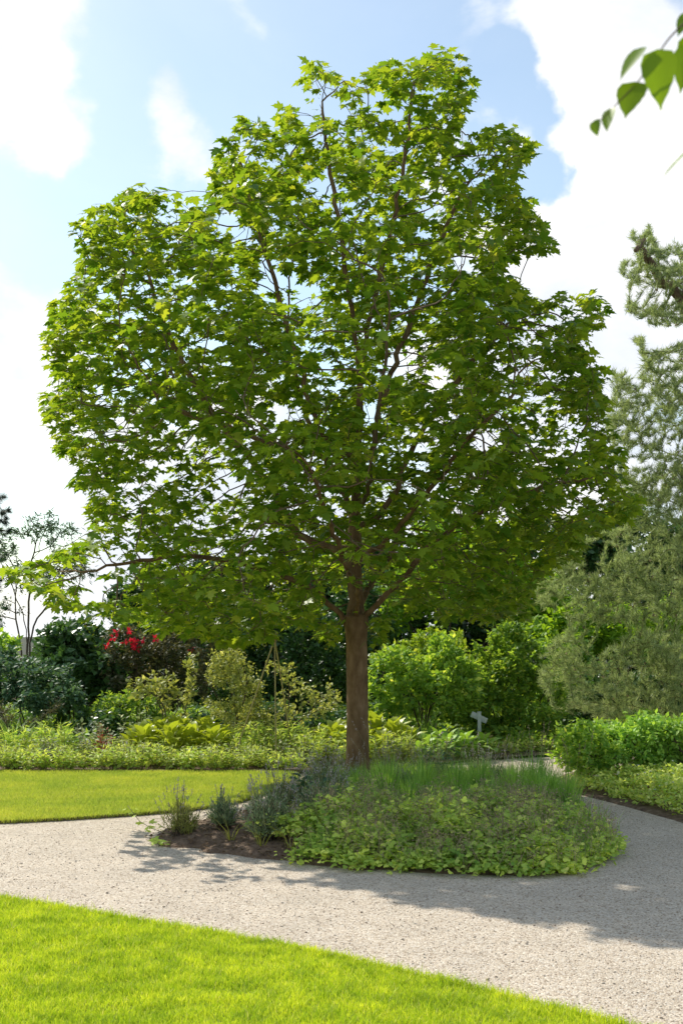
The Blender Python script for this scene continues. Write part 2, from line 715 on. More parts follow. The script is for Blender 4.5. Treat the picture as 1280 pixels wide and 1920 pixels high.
def sheet(name, poly, z, mat):
    me = bpy.data.meshes.new(name)
    me.from_pydata([(x, y, z) for x, y in poly], [], [tuple(range(len(poly)))])
    me.materials.append(mat)
    me.update()
    if me.polygons[0].normal.z < 0:
        me.flip_normals()
    return structure(obj(name, me))


def chaikin(poly, it=2):
    p = np.asarray(poly, float)
    for _ in range(it):
        q = np.roll(p, -1, 0)
        p = np.stack([0.75 * p + 0.25 * q, 0.25 * p + 0.75 * q], 1).reshape(-1, 2)
    return p


sheet('ground', [(-400, -60), (400, -60), (400, 900), (-400, 900)], -0.03, M['earth'])
sheet('path', [(-30, 1), (14, 1), (14, 19.0), (6, 18.2), (3.4, 17.1), (2.5, 16.75), (0.8, 15.6), (-0.5, 14.9), (-30, 14.9)], 0.0, M['gravel'])


def slab(name, poly, h, top, side):
    """raised turf with a cut edge"""
    poly = np.asarray(poly)
    n = len(poly)
    V = [(x, y, h) for x, y in poly] + [(x, y, -0.02) for x, y in poly]
    F = [tuple(range(n))] + [(i, i + n, (i + 1) % n + n, (i + 1) % n) for i in range(n)]
    me = bpy.data.meshes.new(name)
    me.from_pydata(V, [], F)
    me.materials.append(top)
    me.materials.append(side)
    for i, pl in enumerate(me.polygons):
        pl.material_index = 0 if i == 0 else 1
    me.update()
    import bmesh
    b = bmesh.new()
    b.from_mesh(me)
    bmesh.ops.recalc_face_normals(b, faces=b.faces)
    b.to_mesh(me)
    b.free()
    return structure(obj(name, me))


near_edge = [G(-500, 1632), G(-200, 1660), G(0, 1692), G(240, 1732), G(500, 1778), G(640, 1808), G(820, 1850), G(960, 1886), G(1130, 1926), G(1400, 2000)]
near_edge_w = []
for k in range(len(near_edge) - 1):
    for t_ in np.linspace(0, 1, 14, endpoint=False):
        p_ = near_edge[k] * (1 - t_) + near_edge[k + 1] * t_
        near_edge_w.append(p_ + np.array([0, 0.018 * mnoise.noise(Vector((p_[0] * 3, p_[1] * 3, 0)))]))
NEAR = np.array(near_edge_w + [near_edge[-1], (2.2, -3), (-9, -3), (-9, near_edge[0][1] + 0.9)])
slab('near_lawn', NEAR, 0.028, M['turf'], M['soil'])
FAR = np.array([(-14, 10.15), (-6, 10.55), G(0, 1545), G(120, 1539), G(240, 1531), G(330, 1524), G(420, 1513), G(480, 1497), G(530, 1476), G(556, 1462),
                (-0.50, 14.55), (-0.62, 14.72), (-4, 14.78), (-14, 14.85)])
slab('far_lawn', FAR, 0.028, M['turf'], M['soil'])


def mound(name, poly, hmax, mat, seed=0):
    """soil bed heaped inside an outline; returns its height function"""
    poly = np.asarray(poly, float)
    c = poly.mean(0)
    ts = [1.0, 0.97, 0.92, 0.84, 0.72, 0.55, 0.35, 0.15]

    def prof(t):
        return hmax * (1 - np.clip(t, 0, 1) ** 4)

    V, F = [], []
    n = len(poly)
    for t in ts:
        for x, y in (poly - c) * t + c:
            z = prof(t) + (0.0 if t == 1 else 0.03 * mnoise.fractal(Vector((x * 4, y * 4, seed)), 0.8, 2.2, 4))
            V.append((x, y, max(z, -0.01) if t < 1 else -0.02))
    V.append((c[0], c[1], hmax))
    for r_ in range(len(ts) - 1):
        for i in range(n):
            a, b = r_ * n + i, r_ * n + (i + 1) % n
            F += [(a, b, b + n), (a, b + n, a + n)]
    b0 = (len(ts) - 1) * n
    for i in range(n):
        F.append((b0 + i, b0 + (i + 1) % n, len(V) - 1))
    structure(obj(name, mesh(name, V, F, mat, True)))
    ang = np.arctan2(poly[:, 1] - c[1], poly[:, 0] - c[0])
    rad = np.linalg.norm(poly - c, axis=1)
    o_ = np.argsort(ang)
    ang, rad = ang[o_], rad[o_]
    ang = np.concatenate([ang - 2 * np.pi, ang, ang + 2 * np.pi])
    rad = np.tile(rad, 3)

    def tt(x, y):
        x, y = np.asarray(x), np.asarray(y)
        a = np.arctan2(y - c[1], x - c[0])
        return np.hypot(x - c[0], y - c[1]) / np.interp(a, ang, rad)

    return (lambda x, y: prof(tt(x, y))), tt


ISLAND = chaikin([G(262, 1580), G(330, 1594), G(430, 1602), G(520, 1617), G(640, 1630), G(760, 1636), G(900, 1643), G(1040, 1644),
                  G(1130, 1628), G(1160, 1598), G(1135, 1560), G(1085, 1522), (2.15, 13.4), (1.5, 14.2), (0.4, 14.3), (-0.25, 13.6), (-0.55, 12.4), (-1.0, 11.3), G(300, 1556)], 2)
ISLAND = np.concatenate([ISLAND[i] * (1 - t) + ISLAND[(i + 1) % len(ISLAND)] * t for i in range(len(ISLAND)) for t in (0.0, 0.33, 0.67)]).reshape(-1, 2)
ISLAND = ISLAND + np.array([[0.05 * mnoise.noise(Vector((x * 3.5, y * 3.5, 0))) + 0.025 * mnoise.noise(Vector((x * 12, y * 12, 0))), 0.07 * mnoise.noise(Vector((x * 3.5, y * 3.5, 9))) + 0.03 * mnoise.noise(Vector((x * 12, y * 12, 9)))] for x, y in ISLAND])
ih, it_ = mound('island_bed', ISLAND, 0.13, M['soil'])
BORDER = chaikin([(-30, 14.75), (-12, 14.85), (-6, 14.82), (-2, 14.78), (-0.6, 14.75), (0.3, 15.0), (1.05, 15.6), (1.8, 16.2), (2.3, 16.6), (3.4, 17.1), (6, 18.2), (14, 19.0),
                  (16, 40), (-30, 40)], 1)
sheet('border_bed', BORDER, 0.035, M['soil'])
RB = chaikin([(2.95, 10.4), G(1280, 1546), G(1180, 1517), G(1120, 1500), G(1062, 1488), (2.36, 13.8), (2.55, 14.8), (3.2, 15.6), (5, 16.4), (9, 17), (12, 14), (11, 9), (6, 7.5), (3.8, 9)], 1)
rh, rt = mound('right_bed', RB, 0.10, M['soil'], 3)


# ---- grass
def blades(P, h, wd, lean, two=True):
    """P ground points (n,3) -> bent grass blades"""
    n = len(P)
    a = rng.uniform(0, 2 * np.pi, n)
    side = np.stack([np.cos(a), np.sin(a), np.zeros(n)], 1)
    b = rng.uniform(0, 2 * np.pi, n)
    ld = np.stack([np.cos(b), np.sin(b), np.zeros(n)], 1) * (rng.uniform(0, 1, n) * lean)[:, None]
    hh = h[:, None]
    up = np.array([0, 0, 1.0])
    w2 = (wd * 0.5)[:, None]
    if two:
        mid = P + (up * 0.6 + ld * 0.35) * hh
        tip = P + (up * 0.95 + ld) * hh
        V = np.stack([P - side * w2, P + side * w2, mid - side * w2 * 0.8, mid + side * w2 * 0.8, tip], 1)
        f = np.array([(0, 1, 3), (0, 3, 2), (2, 3, 4)])
    else:
        tip = P + (up * 0.95 + ld) * hh
        V = np.stack([P - side * w2, P + side * w2, tip], 1)
        f = np.array([(0, 1, 2)])
    F = f[None] + (np.arange(n) * V.shape[1])[:, None, None]
    return V.reshape(-1, 3), F.reshape(-1, 3)


def sample_poly(poly, n, box):
    x0, x1, y0, y1 = box
    out_ = []
    tot = 0
    while tot < n:
        q = rng.uniform((x0, y0), (x1, y1), (n, 2))
        q = q[inpoly(q, poly)]
        out_.append(q)
        tot += len(q)
    return np.concatenate(out_)[:n]


def clumpy(q, sc_, seed):
    return np.array([mnoise.noise(Vector((x * sc_, y * sc_, seed))) for x, y in q])


q = sample_poly(NEAR, 150000, (-2.7, 1.6, 4.7, 8.3))
keep = rng.uniform(0, 1, len(q)) < np.clip(1.35 - np.maximum(0, 5.2 - q[:, 1]), 0.3, 1)
q = q[keep]
cl = clumpy(q, 7, 1.0) + 0.6 * clumpy(q, 25, 4.0)
h = 0.030 + 0.018 * cl + rng.normal(0, 0.009, len(q))
h = np.clip(h, 0.012, 0.075)
q3 = np.column_stack([q, np.full(len(q), 0.027)])
V1, F1 = blades(q3, h, rng.uniform(0.0028, 0.0048, len(q)), 1.0, True)
# ragged fringe along the cut edge
e = np.array(near_edge_w)
ii = rng.integers(0, len(e) - 1, 9000)
tt_ = rng.uniform(0, 1, (9000, 1))
qe = e[ii] * (1 - tt_) + e[ii + 1] * tt_ + rng.normal(0, 0.012, (9000, 2))
qe3 = np.column_stack([qe, rng.uniform(0.0, 0.026, 9000)])
V2, F2 = blades(qe3, np.clip(rng.normal(0.038, 0.015, 9000), 0.01, 0.1), rng.uniform(0.003, 0.005, 9000), 1.2, True)
mb = MB().add(V1, F1).add(V2, F2)
tag(obj('lawn_grass', mb.mesh('lawn_grass', M['grass'])), 'short bright green mown grass of the lawn in front of the gravel path', 'grass', kind='stuff')

q = sample_poly(FAR, 150000, (-5.2, -0.45, 10.4, 14.8))
cl = clumpy(q, 3, 7.0)
h = np.clip(0.034 + 0.010 * cl + rng.normal(0, 0.007, len(q)), 0.012, 0.06)
V1, F1 = blades(np.column_stack([q, np.full(len(q), 0.027)]), h, rng.uniform(0.005, 0.009, len(q)), 1.0, False)
e = FAR[1:10]
ii = rng.integers(0, len(e) - 1, 5000)
tt_ = rng.uniform(0, 1, (5000, 1))
qe = e[ii] * (1 - tt_) + e[ii + 1] * tt_ + rng.normal(0, 0.012, (5000, 2))
V2, F2 = blades(np.column_stack([qe, rng.uniform(0, 0.026, 5000)]), np.clip(rng.normal(0.035, 0.012, 5000), 0.01, 0.08), rng.uniform(0.004, 0.007, 5000), 1.1, False)
mb = MB().add(V1, F1).add(V2, F2)
tag(obj('lawn_grass', mb.mesh('lawn_grass', M['grass_far'])), 'mown grass of the lawn between the gravel path and the flower border', 'grass', kind='stuff')

# ---- loose gravel
OCT = (np.array([(1, 0, 0), (-1, 0, 0), (0, 1, 0), (0, -1, 0), (0, 0, 1), (0, 0, -1)], float), np.array([(0, 2, 4), (2, 1, 4), (1, 3, 4), (3, 0, 4), (2, 0, 5), (1, 2, 5), (3, 1, 5), (0, 3, 5)]))
q = rng.uniform((-3.2, 5.2), (3.6, 13), (26000, 2))
d_ = q[:, 1]
q = q[(rng.uniform(0, 1, len(q)) < np.clip((9.5 / d_) ** 3 * 0.55, 0, 1)) & ~inpoly(q, NEAR) & ~inpoly(q, FAR) & ~inpoly(q, ISLAND) & ~inpoly(q, RB) & (np.abs(q[:, 0]) < 0.29 * d_ + 0.3)]
n = len(q)
S = np.exp(rng.normal(math.log(0.0038), 0.35, n))
S3 = S[:, None] * np.column_stack([rng.uniform(0.7, 1.3, n), rng.uniform(0.7, 1.3, n), rng.uniform(0.45, 0.8, n)])
V1, F1 = scatter(*OCT, np.column_stack([q, S * 0.3]), frames(rand_unit(n) * [1, 1, 0.15], np.tile([0, 0, 1.0], (n, 1)) + rand_unit(n) * 0.3), S3)
tag(obj('loose_gravel', mesh('loose_gravel', V1, F1, M['pebble'])), 'loose pale gravel stones lying over the path', 'gravel', kind='stuff')


# ------------------------------------------------------------------ the maple
TY = 13.1
base = np.array([0.17, TY, 0.08])


def T(px, py, dy=0.0):
    return W(px, py, TY + dy)


CROWN = [(575, 97), (612, 100), (622, 135), (660, 150), (688, 190), (692, 115), (740, 98), (792, 120), (815, 95), (862, 95), (905, 140), (882, 185), (862, 235), (850, 285),
         (900, 252), (960, 236), (1008, 242), (1002, 290), (968, 322), (990, 370), (1032, 430), (1042, 466), (1000, 495), (955, 492), (950, 512), (1000, 552), (1040, 562),
         (1090, 548), (1132, 538), (1142, 606), (1092, 622), (1100, 652), (1132, 682), (1138, 780), (1165, 850), (1172, 915), (1205, 932), (1182, 978), (1120, 1005),
         (1082, 1052), (1012, 1085), (1002, 1142), (932, 1182), (850, 1175), (790, 1150), (735, 1135), (722, 1200), (690, 1226), (640, 1190), (620, 1216), (570, 1175), (530, 1185),
         (500, 1212), (440, 1232), (400, 1202), (340, 1192), (280, 1202), (230, 1182), (180, 1162), (120, 1152), (60, 1112), (8, 1085), (5, 1058), (60, 1050), (150, 1028), (180, 1000),
         (160, 950), (128, 912), (160, 880), (108, 850), (78, 800), (74, 740), (100, 700), (78, 640), (98, 570), (128, 540), (150, 500), (128, 460), (158, 400), (222, 380), (250, 338),
         (300, 350), (340, 378), (392, 388), (402, 352), (402, 290), (440, 240), (450, 203), (492, 220), (512, 262), (530, 198), (556, 208), (562, 250), (592, 262), (588, 205), (562, 175), (572, 130)]
CP = np.array(CROWN, float)


def offset_poly(p, d):
    a, b = np.roll(p, 1, 0), np.roll(p, -1, 0)
    t = nrm(b - a)
    nn = np.stack([-t[:, 1], t[:, 0]], 1)
    return p + nn * d


CPi = offset_poly(CP, 11.0)
if not inpoly(CPi[:1], CP)[0]:
    CPi = offset_poly(CP, -11.0)
CPo = 2 * CP - CPi
HOLES = [(745, 685, 34), (695, 775, 26), (525, 775, 24), (425, 415, 30), (455, 440, 24), (500, 500, 20), (600, 350, 26), (610, 320, 18), (868, 492, 30), (905, 828, 26), (560, 565, 14), (400, 640, 12),
         (495, 545, 14), (640, 215, 20), (610, 190, 22), (540, 280, 16), (740, 215, 16), (940, 520, 12), (770, 480, 12), (1080, 850, 10), (330, 800, 16), (800, 440, 16), (690, 195, 18), (985, 700, 10), (636, 1138, 40), (700, 1128, 42), (668, 1185, 36), (668, 1075, 24), (590, 1090, 14), (760, 1080, 14), (665, 1010, 14)]


def hwid(pys):
    """left and right outline of the crown at image rows"""
    yy = np.arange(95, 1235, 5)
    lo, hi = np.full(len(yy), 640.0), np.full(len(yy), 640.0)
    for k, y in enumerate(yy):
        xs = []
        for i in range(len(CP)):
            (x1, y1), (x2, y2) = CP[i], CP[(i + 1) % len(CP)]
            if (y1 > y) != (y2 > y):
                xs.append(x1 + (y - y1) / (y2 - y1) * (x2 - x1))
        if xs:
            lo[k], hi[k] = min(xs), max(xs)
    ker = np.ones(13) / 13
    lo, hi = np.convolve(np.pad(lo, 6, 'edge'), ker, 'valid'), np.convolve(np.pad(hi, 6, 'edge'), ker, 'valid')
    return np.interp(pys, yy, lo), np.interp(pys, yy, hi)


def crown_points(n):
    res = []
    tot = 0
    while tot < n:
        q = np.column_stack([rng.uniform(-3.7, 3.3, 4000), TY + rng.uniform(-3.1, 3.1, 4000), rng.uniform(1.4, 8.2, 4000)])
        pj = proj(q)
        ok = inpoly(pj, CPi)
        lo, hi = hwid(pj[:, 1])
        c, hw = (lo + hi) / 2, (hi - lo) / 2
        u = np.clip((pj[:, 0] - c) / np.maximum(hw, 1), -1, 1)
        hd = 0.93 * hw / FPX * TY * np.sqrt(1 - u * u) + 0.15
        # the crown's underside rises towards front and back
        dy = q[:, 1] - TY
        ok &= np.abs(dy) < hd
        low = 1.48 + 0.05 * dy * dy + np.clip(dy, 0, 1) * 0.2
        ok &= q[:, 2] > low
        for hx, hy, hr in HOLES:
            ok &= np.hypot(pj[:, 0] - hx, pj[:, 1] - hy) > hr * 0.9
        # lumps: dense billows and emptier pockets
        f = np.array([mnoise.noise(Vector((p[0] * 1.25, p[1] * 1.25, p[2] * 1.7))) for p in q[ok]])
        q = q[ok]
        inner = np.linalg.norm((q - np.array([0.1, TY, 4.2])) / np.array([3.1, 2.9, 3.4]), axis=1)
        q = q[(f + 0.45 * (inner - 0.75) + rng.normal(0, 0.10, len(q))) > 0.02]
        res.append(q)
        tot += len(q)
    a = np.concatenate(res)[:n]
    pj = proj(a)
    return a[~((pj[:, 0] < 260) & (pj[:, 1] > 985) & (a[:, 1] > TY - 0.9))]


sk = Skel()
trunk_pts = [base + [0, 0, -0.12], T(669, 1400), T(669, 1300), T(668, 1200), T(667, 1165)]
tid = sk.line(trunk_pts, -1, 0.10)
fork = tid[-1]
lead = sk.line([sk.pos[fork], T(663, 1080), T(664, 1000, .05), T(670, 880, .08), T(676, 760, .05), T(668, 640, 0), T(650, 520, -.05), T(632, 400, 0), T(612, 270, .05), T(604, 190, .05)], fork, 0.11, 0.008)


def limb(start, pts, step=0.11):
    return sk.line([sk.pos[start]] + pts, start, step, 0.012)


l1 = limb(tid[-3], [T(632, 1140, -.08), T(590, 1106, -.2), T(520, 1075, -.45), T(430, 1050, -.9), T(320, 1040, -1.3), T(200, 1060, -1.6)])
r1 = limb(tid[-1], [T(705, 1135, -.1), T(742, 1098, -.2), T(800, 1030, -.3), T(850, 985, -.4), T(930, 945, -.5), T(1040, 905, -.6)])
l2 = limb(lead[6], [T(610, 1030, .1), T(552, 1000, .25), T(535, 960, .3), T(470, 860, .45), T(400, 780, .5), T(320, 640, .5), T(270, 500, .4)])
r2 = limb(lead[8], [T(705, 975, .2), T(740, 930, .35), T(760, 860, .45), T(820, 770, .5), T(880, 680, .5), T(960, 600, .5)])
u1 = limb(lead[14], [T(702, 850, .1), T(708, 780, .15), T(740, 680, .2), T(785, 560, .3), T(830, 440, .3), T(880, 340, .2)])
u2 = limb(lead[15], [T(640, 860, -.1), T(600, 810, -.2), T(570, 720, -.2), T(520, 540, -.2), T(480, 420, -.2), T(450, 300, -.2)])
u3 = limb(lead[22], [T(700, 560, -.1), T(735, 430, -.15), T(760, 300, -.2), T(770, 190, -.2)])
l3 = limb(lead[12], [T(610, 900, -.2), T(540, 850, -.5), T(430, 800, -.8), T(300, 760, -1.2)])
r3 = limb(lead[5], [T(720, 1020, -.4), T(790, 940, -.9), T(870, 830, -1.3), T(960, 740, -1.6)])
f1 = limb(tid[-1], [T(672, 1120, -.4), T(650, 1060, -1.0), T(620, 990, -1.6), T(590, 900, -2.1)])
f2 = limb(lead[9], [T(690, 920, -.5), T(700, 830, -1.1), T(720, 700, -1.6), T(730, 600, -1.9)])
b1 = limb(tid[-1], [T(680, 1120, .4), T(720, 1060, 1.0), T(760, 980, 1.7), T(790, 900, 2.2)])
b2 = limb(lead[8], [T(650, 940, .6), T(600, 850, 1.2), T(560, 740, 1.8), T(540, 640, 2.1)])
manual = len(sk.pos)
att = crown_points(5600)
xa = crown_points(5000)
px_ = proj(xa)
att = np.concatenate([att, xa[(px_[:, 0] > 830) & (px_[:, 1] > 430) & (px_[:, 1] < 1030)][:900]])
# the ragged rim: twigs that carry the outline
rim = []
seg = np.roll(CPi, -1, 0) - CPi
sl = np.linalg.norm(seg, axis=1)
for _ in range(1300):
    i_ = rng.choice(len(CPi), p=sl / sl.sum())
    a_ = CPi[i_] + seg[i_] * rng.uniform()
    cxy = np.array([640, np.clip(a_[1], 350, 950)])
    b_ = a_ + (cxy - a_) / np.linalg.norm(cxy - a_) * rng.uniform(0, 45)
    if inpoly(b_[None], CPi)[0] and all(math.hypot(b_[0] - hx, b_[1] - hy) > hr for hx, hy, hr in HOLES):
        rim.append(T(b_[0], b_[1], rng.normal(0, 0.45) - (1.6 if b_[0] < 260 and b_[1] > 985 else 0)))
att = np.concatenate([att, np.array(rim)])
sk.grow(att, 0.10, 0.125, 90, 0.05, 0.16, first=len(tid) - 2)
sk.finish(0.0032, 2.3)

maple = empty('maple_tree', base, 'young broad-crowned maple with a bare brown trunk, growing in the island bed', 'tree')
off = base
# trunk with flare, swelling under the fork and low bark rings
zs = np.arange(-0.12, 1.80, 0.035)
ns = 28
Vt, Ft = [], []
for k, z in enumerate(zs):
    r = 0.119 + 0.035 * math.exp(-max(z, 0) / 0.14) + 0.020 * math.exp(-((z - 1.72) / 0.13) ** 2) - 0.006 * z
    r += 0.0025 * math.exp(-((z - 0.72) / 0.02) ** 2) - 0.003 * math.exp(-((z - 0.69) / 0.012) ** 2) - 0.003 * math.exp(-((z - 0.45) / 0.014) ** 2) - 0.002 * math.exp(-((z - 1.22) / 0.014) ** 2)
    cx = np.interp(z, [0, 0.5, 1.0, 1.75], [0.0, -0.005, -0.008, -0.02])
    for j in range(ns):
        a = 2 * np.pi * j / ns
        rr = r * (1 + 0.035 * math.sin(3 * a + 1.0 + z * 0.7) + 0.05 * math.exp(-max(z, 0) / 0.15) * math.sin(5 * a)) + 0.004 * mnoise.fractal(Vector((math.cos(a) * 2, math.sin(a) * 2, z * 5)), 0.7, 2, 4)
        Vt.append((cx + rr * math.cos(a), rr * math.sin(a), z))
for k in range(len(zs) - 1):
    for j in range(ns):
        a, b = k * ns + j, k * ns + (j + 1) % ns
        Ft += [(a, b, b + ns), (a, b + ns, a + ns)]
Vt.append((-0.02, 0, zs[-1] + 0.05))
for j in range(ns):
    Ft.append(((len(zs) - 1) * ns + j, (len(zs) - 1) * ns + (j + 1) % ns, len(Vt) - 1))
obj('trunk', mesh('trunk', Vt, Ft, M['bark'], True), maple)
# limbs: the thick chains one by one, everything finer as one spray of twigs
tset = set(tid)
tw = MB()
nl = 0
for ch in sk.chains():
    own = ch[1]
    ch2 = [i for i in ch if i not in tset]
    if len(ch2) < 2:
        continue
    if ch[0] in tset:
        ch2 = [ch[max(k for k, i in enumerate(ch) if i in tset)]] + ch2
    rr = sk.r[ch2[1]]
    rad = np.maximum(sk.r[ch2] * 1.0, 0.0028)
    if sk.par[ch2[1]] >= 0:
        rad[0] = rad[1] * (1.25 if rr > 0.02 else 1.1)
    if rr > 0.022 and nl < 24:
        V, F = tube(sk.P[ch2] - off, rad, 12)
        obj('limb', mesh('limb', V, F, M['bark'], True), maple)
        nl += 1
    else:
        V, F = tube(sk.P[ch2] - off, rad, 6 if rr > 0.012 else (4 if rr > 0.006 else 3))
        tw.add(V, F)
tag(obj('twigs', tw.mesh('twigs', M['twig'], True), maple), kind='stuff')

# leaves: rosettes at the twig ends, pairs further down
tipm = (sk.cnt <= 2.5) & (np.arange(len(sk.P)) >= len(tid))
tips = np.where(tipm)[0]
per = np.where(sk.nk[tips] == 0, 8, 4)
per = np.maximum(per + rng.integers(-1, 2, len(per)), 1)
src = np.repeat(tips, per)
n = len(src)
az = rng.uniform(0, 2 * np.pi, n)
hor = np.stack([np.cos(az), np.sin(az), np.zeros(n)], 1)
tdir = sk.dir[src]
pd = nrm(hor * 0.9 + tdir * 0.5 + np.array([0, 0, 0.15]) + rng.normal(0, 0.2, (n, 3)))
pl = rng.uniform(0.03, 0.13, n)
P0 = sk.P[src] + pd * pl[:, None]
droop = rng.normal(-0.42, 0.30, n)
ld = nrm(pd * [1, 1, 0.2] + np.stack([np.zeros(n), np.zeros(n), droop], 1))
up = np.array([0, 0, 1.0]) + 0.35 * np.array(sdir) + rng.normal(0, 0.33, (n, 3))
Mx = frames(ld, up)
Sz = np.clip(rng.normal(0.104, 0.024, n), 0.05, 0.16)
mbp = tw
pj = proj(P0 + ld * 0.05)
# prune leaves that stray outside the crown or into its openings
ok = inpoly(pj, CPo)
for hx, hy, hr in HOLES:
    ok &= np.hypot(pj[:, 0] - hx, pj[:, 1] - hy) > hr * 0.75 + rng.normal(0, 4, len(pj))
# the topmost spire carries few leaves on bare twigs
ok &= ~((pj[:, 0] > 555) & (pj[:, 0] < 672) & (pj[:, 1] < 285) & (rng.uniform(0, 1, len(pj)) < 0.5))
src, P0, Mx, Sz, ld = src[ok], P0[ok], Mx[ok], Sz[ok], ld[ok]
n = len(src)
# the 300 leaves that show largest and freest: nearest to the viewer side of the crown
gx = (P0[:, 1] - TY) + rng.normal(0, 0.25, n)
order = np.argsort(gx)
sel = order[:300]
rest = np.setdiff1d(np.arange(n), sel)
V, F = scatter(*T_MAPLE, P0[rest] - off, Mx[rest], Sz[rest])
tag(obj('foliage', mesh('foliage', V, F, M['maple']), maple), kind='stuff')
lv = mesh('leaf', *T_MAPLE, M['maple'])
from mathutils import Matrix
for i in sel:
    o = obj('leaf', lv, maple)
    m4 = Matrix(Mx[i].tolist()).to_4x4()
    o.matrix_local = Matrix.Translation(Vector(P0[i] - off)) @ m4 @ Matrix.Scale(float(Sz[i]), 4)
# petioles
ids = rng.choice(n, min(n, 9000), replace=False)
A = sk.P[src[ids]] - off
B = P0[ids] - off
sd = nrm(np.cross(B - A, rand_unit(len(ids)))) * 0.0016
V = np.stack([A - sd, A + sd, B], 1).reshape(-1, 3)
F = np.arange(len(ids) * 3).reshape(-1, 3)
tag(obj('leaf_stalks', mesh('leaf_stalks', V, F, M['samara']), maple), kind='stuff')
# hanging bunches of winged seeds
tp = tips[sk.nk[tips] == 0]
tp = rng.choice(tp, min(len(tp), 950), replace=False)
k = 14
src2 = np.repeat(tp, k)
n2 = len(src2)
P2 = sk.P[src2] + rng.normal(0, 0.045, (n2, 3)) + np.array([0, 0, -0.035])
D2 = nrm(rng.normal(0, 1, (n2, 3)) * [1, 1, 0.5] + [0, 0, -0.25])
V, F = scatter(*T_NARROW, P2 - off, frames(D2, rand_unit(n2)), np.column_stack([rng.uniform(0.06, 0.09, n2), rng.uniform(0.032, 0.045, n2), np.full(n2, 0.03)]))
tag(obj('seed_bunches', mesh('seed_bunches', V, F, M['samara']), maple), kind='stuff')
# ------------------------------------------------------------------ more materials
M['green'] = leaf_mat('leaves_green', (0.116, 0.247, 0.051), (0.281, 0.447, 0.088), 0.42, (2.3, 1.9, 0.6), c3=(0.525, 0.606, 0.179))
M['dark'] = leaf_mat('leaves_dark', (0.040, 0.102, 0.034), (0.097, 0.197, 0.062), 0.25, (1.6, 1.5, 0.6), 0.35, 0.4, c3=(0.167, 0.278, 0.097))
M['blue'] = leaf_mat('leaves_bluish', (0.057, 0.131, 0.068), (0.131, 0.223, 0.118), 0.25, (1.5, 1.4, 0.7))
M['lime'] = leaf_mat('leaves_lime', (0.172, 0.292, 0.028), (0.377, 0.481, 0.061), 0.42, (1.5, 1.4, 0.5), c3=(0.583, 0.618, 0.172))
M['olive'] = leaf_mat('leaves_olive', (0.198, 0.245, 0.064), (0.442, 0.465, 0.151), 0.35, (1.4, 1.3, 0.6), c3=(0.697, 0.674, 0.302))
M['brownish'] = leaf_mat('leaves_brownish', (0.080, 0.100, 0.044), (0.171, 0.171, 0.090), 0.25, (1.4, 1.2, 0.6), c3=(0.320, 0.281, 0.180))
M['bright'] = leaf_mat('leaves_bright', (0.133, 0.285, 0.029), (0.304, 0.482, 0.051), 0.45, (1.7, 1.5, 0.5))
M['pine'] = leaf_mat('pine_needles', (0.209, 0.290, 0.118), (0.468, 0.542, 0.259), 0.42, (1.1, 1.1, 0.7), 0.5, 0.25, c3=(0.616, 0.653, 0.370))
M['pine_dark'] = leaf_mat('pine_needles_dark', (0.022, 0.042, 0.026), (0.055, 0.085, 0.050), 0.15, (1.2, 1.2, 0.6))
M['pinebark'] = rough_mat('pine_bark', [(0.07, 0.05, 0.035), (0.15, 0.095, 0.06), (0.24, 0.16, 0.10)], 10, 6, 0.9, 0.6)
M['lav'] = leaf_mat('lavender_leaves', (0.151, 0.234, 0.123), (0.356, 0.439, 0.234), 0.25, (1.2, 1.2, 0.7), 0.7, 0.2, c3=(0.548, 0.520, 0.302))
M['spike'] = leaf_mat('lavender_flowers', (0.30, 0.27, 0.30), (0.50, 0.46, 0.46), 0.3, (1.1, 1.0, 1.1), 0.8, 0.1, c3=(0.56, 0.54, 0.46))
M['stalk'] = leaf_mat('dry_stalks', (0.156, 0.156, 0.065), (0.338, 0.312, 0.156), 0.2, (1.1, 1.1, 0.8), 0.8, 0.1)
M['seedhead'] = leaf_mat('seed_heads', (0.214, 0.178, 0.126), (0.607, 0.464, 0.303), 0.2, (1.1, 1.0, 0.8), 0.9, 0.1)
M['bladegr'] = leaf_mat('ornamental_grass', (0.149, 0.311, 0.059), (0.404, 0.632, 0.121), 0.4, (1.5, 1.4, 0.6), 0.45, 0.3, c3=(0.750, 0.750, 0.323), patch=(3.0, 0.02, 0.3))
M['cover'] = leaf_mat('cover_leaves', (0.249, 0.409, 0.072), (0.587, 0.732, 0.142), 0.35, (1.5, 1.35, 0.5), c3=(0.750, 0.750, 0.249), patch=(2.6, 0.03, 0.38))
M['hosta'] = leaf_mat('hosta_leaves', (0.230, 0.338, 0.030), (0.513, 0.540, 0.068), 0.40, (1.3, 1.3, 0.5), 0.4, 0.4)
M['berg'] = leaf_mat('bergenia_leaves', (0.164, 0.337, 0.066), (0.410, 0.600, 0.120), 0.3, (1.5, 1.4, 0.5), 0.5, 0.2)
M['pale'] = leaf_mat('pale_leaves', (0.192, 0.252, 0.108), (0.456, 0.504, 0.324), 0.35, (1.1, 1.1, 0.8), c3=(0.744, 0.744, 0.624))
M['border'] = leaf_mat('border_leaves', (0.327, 0.501, 0.088), (0.701, 0.750, 0.213), 0.4, (1.3, 1.25, 0.6), c3=(0.750, 0.750, 0.501))
M['red'] = leaf_mat('red_leaves', (0.16, 0.025, 0.025), (0.32, 0.06, 0.05), 0.4, (1.6, 0.9, 0.7))
M['redfl'] = leaf_mat('red_flowers', (0.45, 0.015, 0.035), (0.62, 0.03, 0.06), 0.35, (1.2, 0.8, 0.8))
M['white'] = leaf_mat('white_flowers', (0.62, 0.60, 0.58), (0.80, 0.80, 0.78), 0.3, (1, 1, 1), 0.7, 0.2)
M['lilac'] = leaf_mat('lilac_flowers', (0.42, 0.22, 0.42), (0.62, 0.42, 0.60), 0.3, (1, 1, 1), 0.7, 0.2)
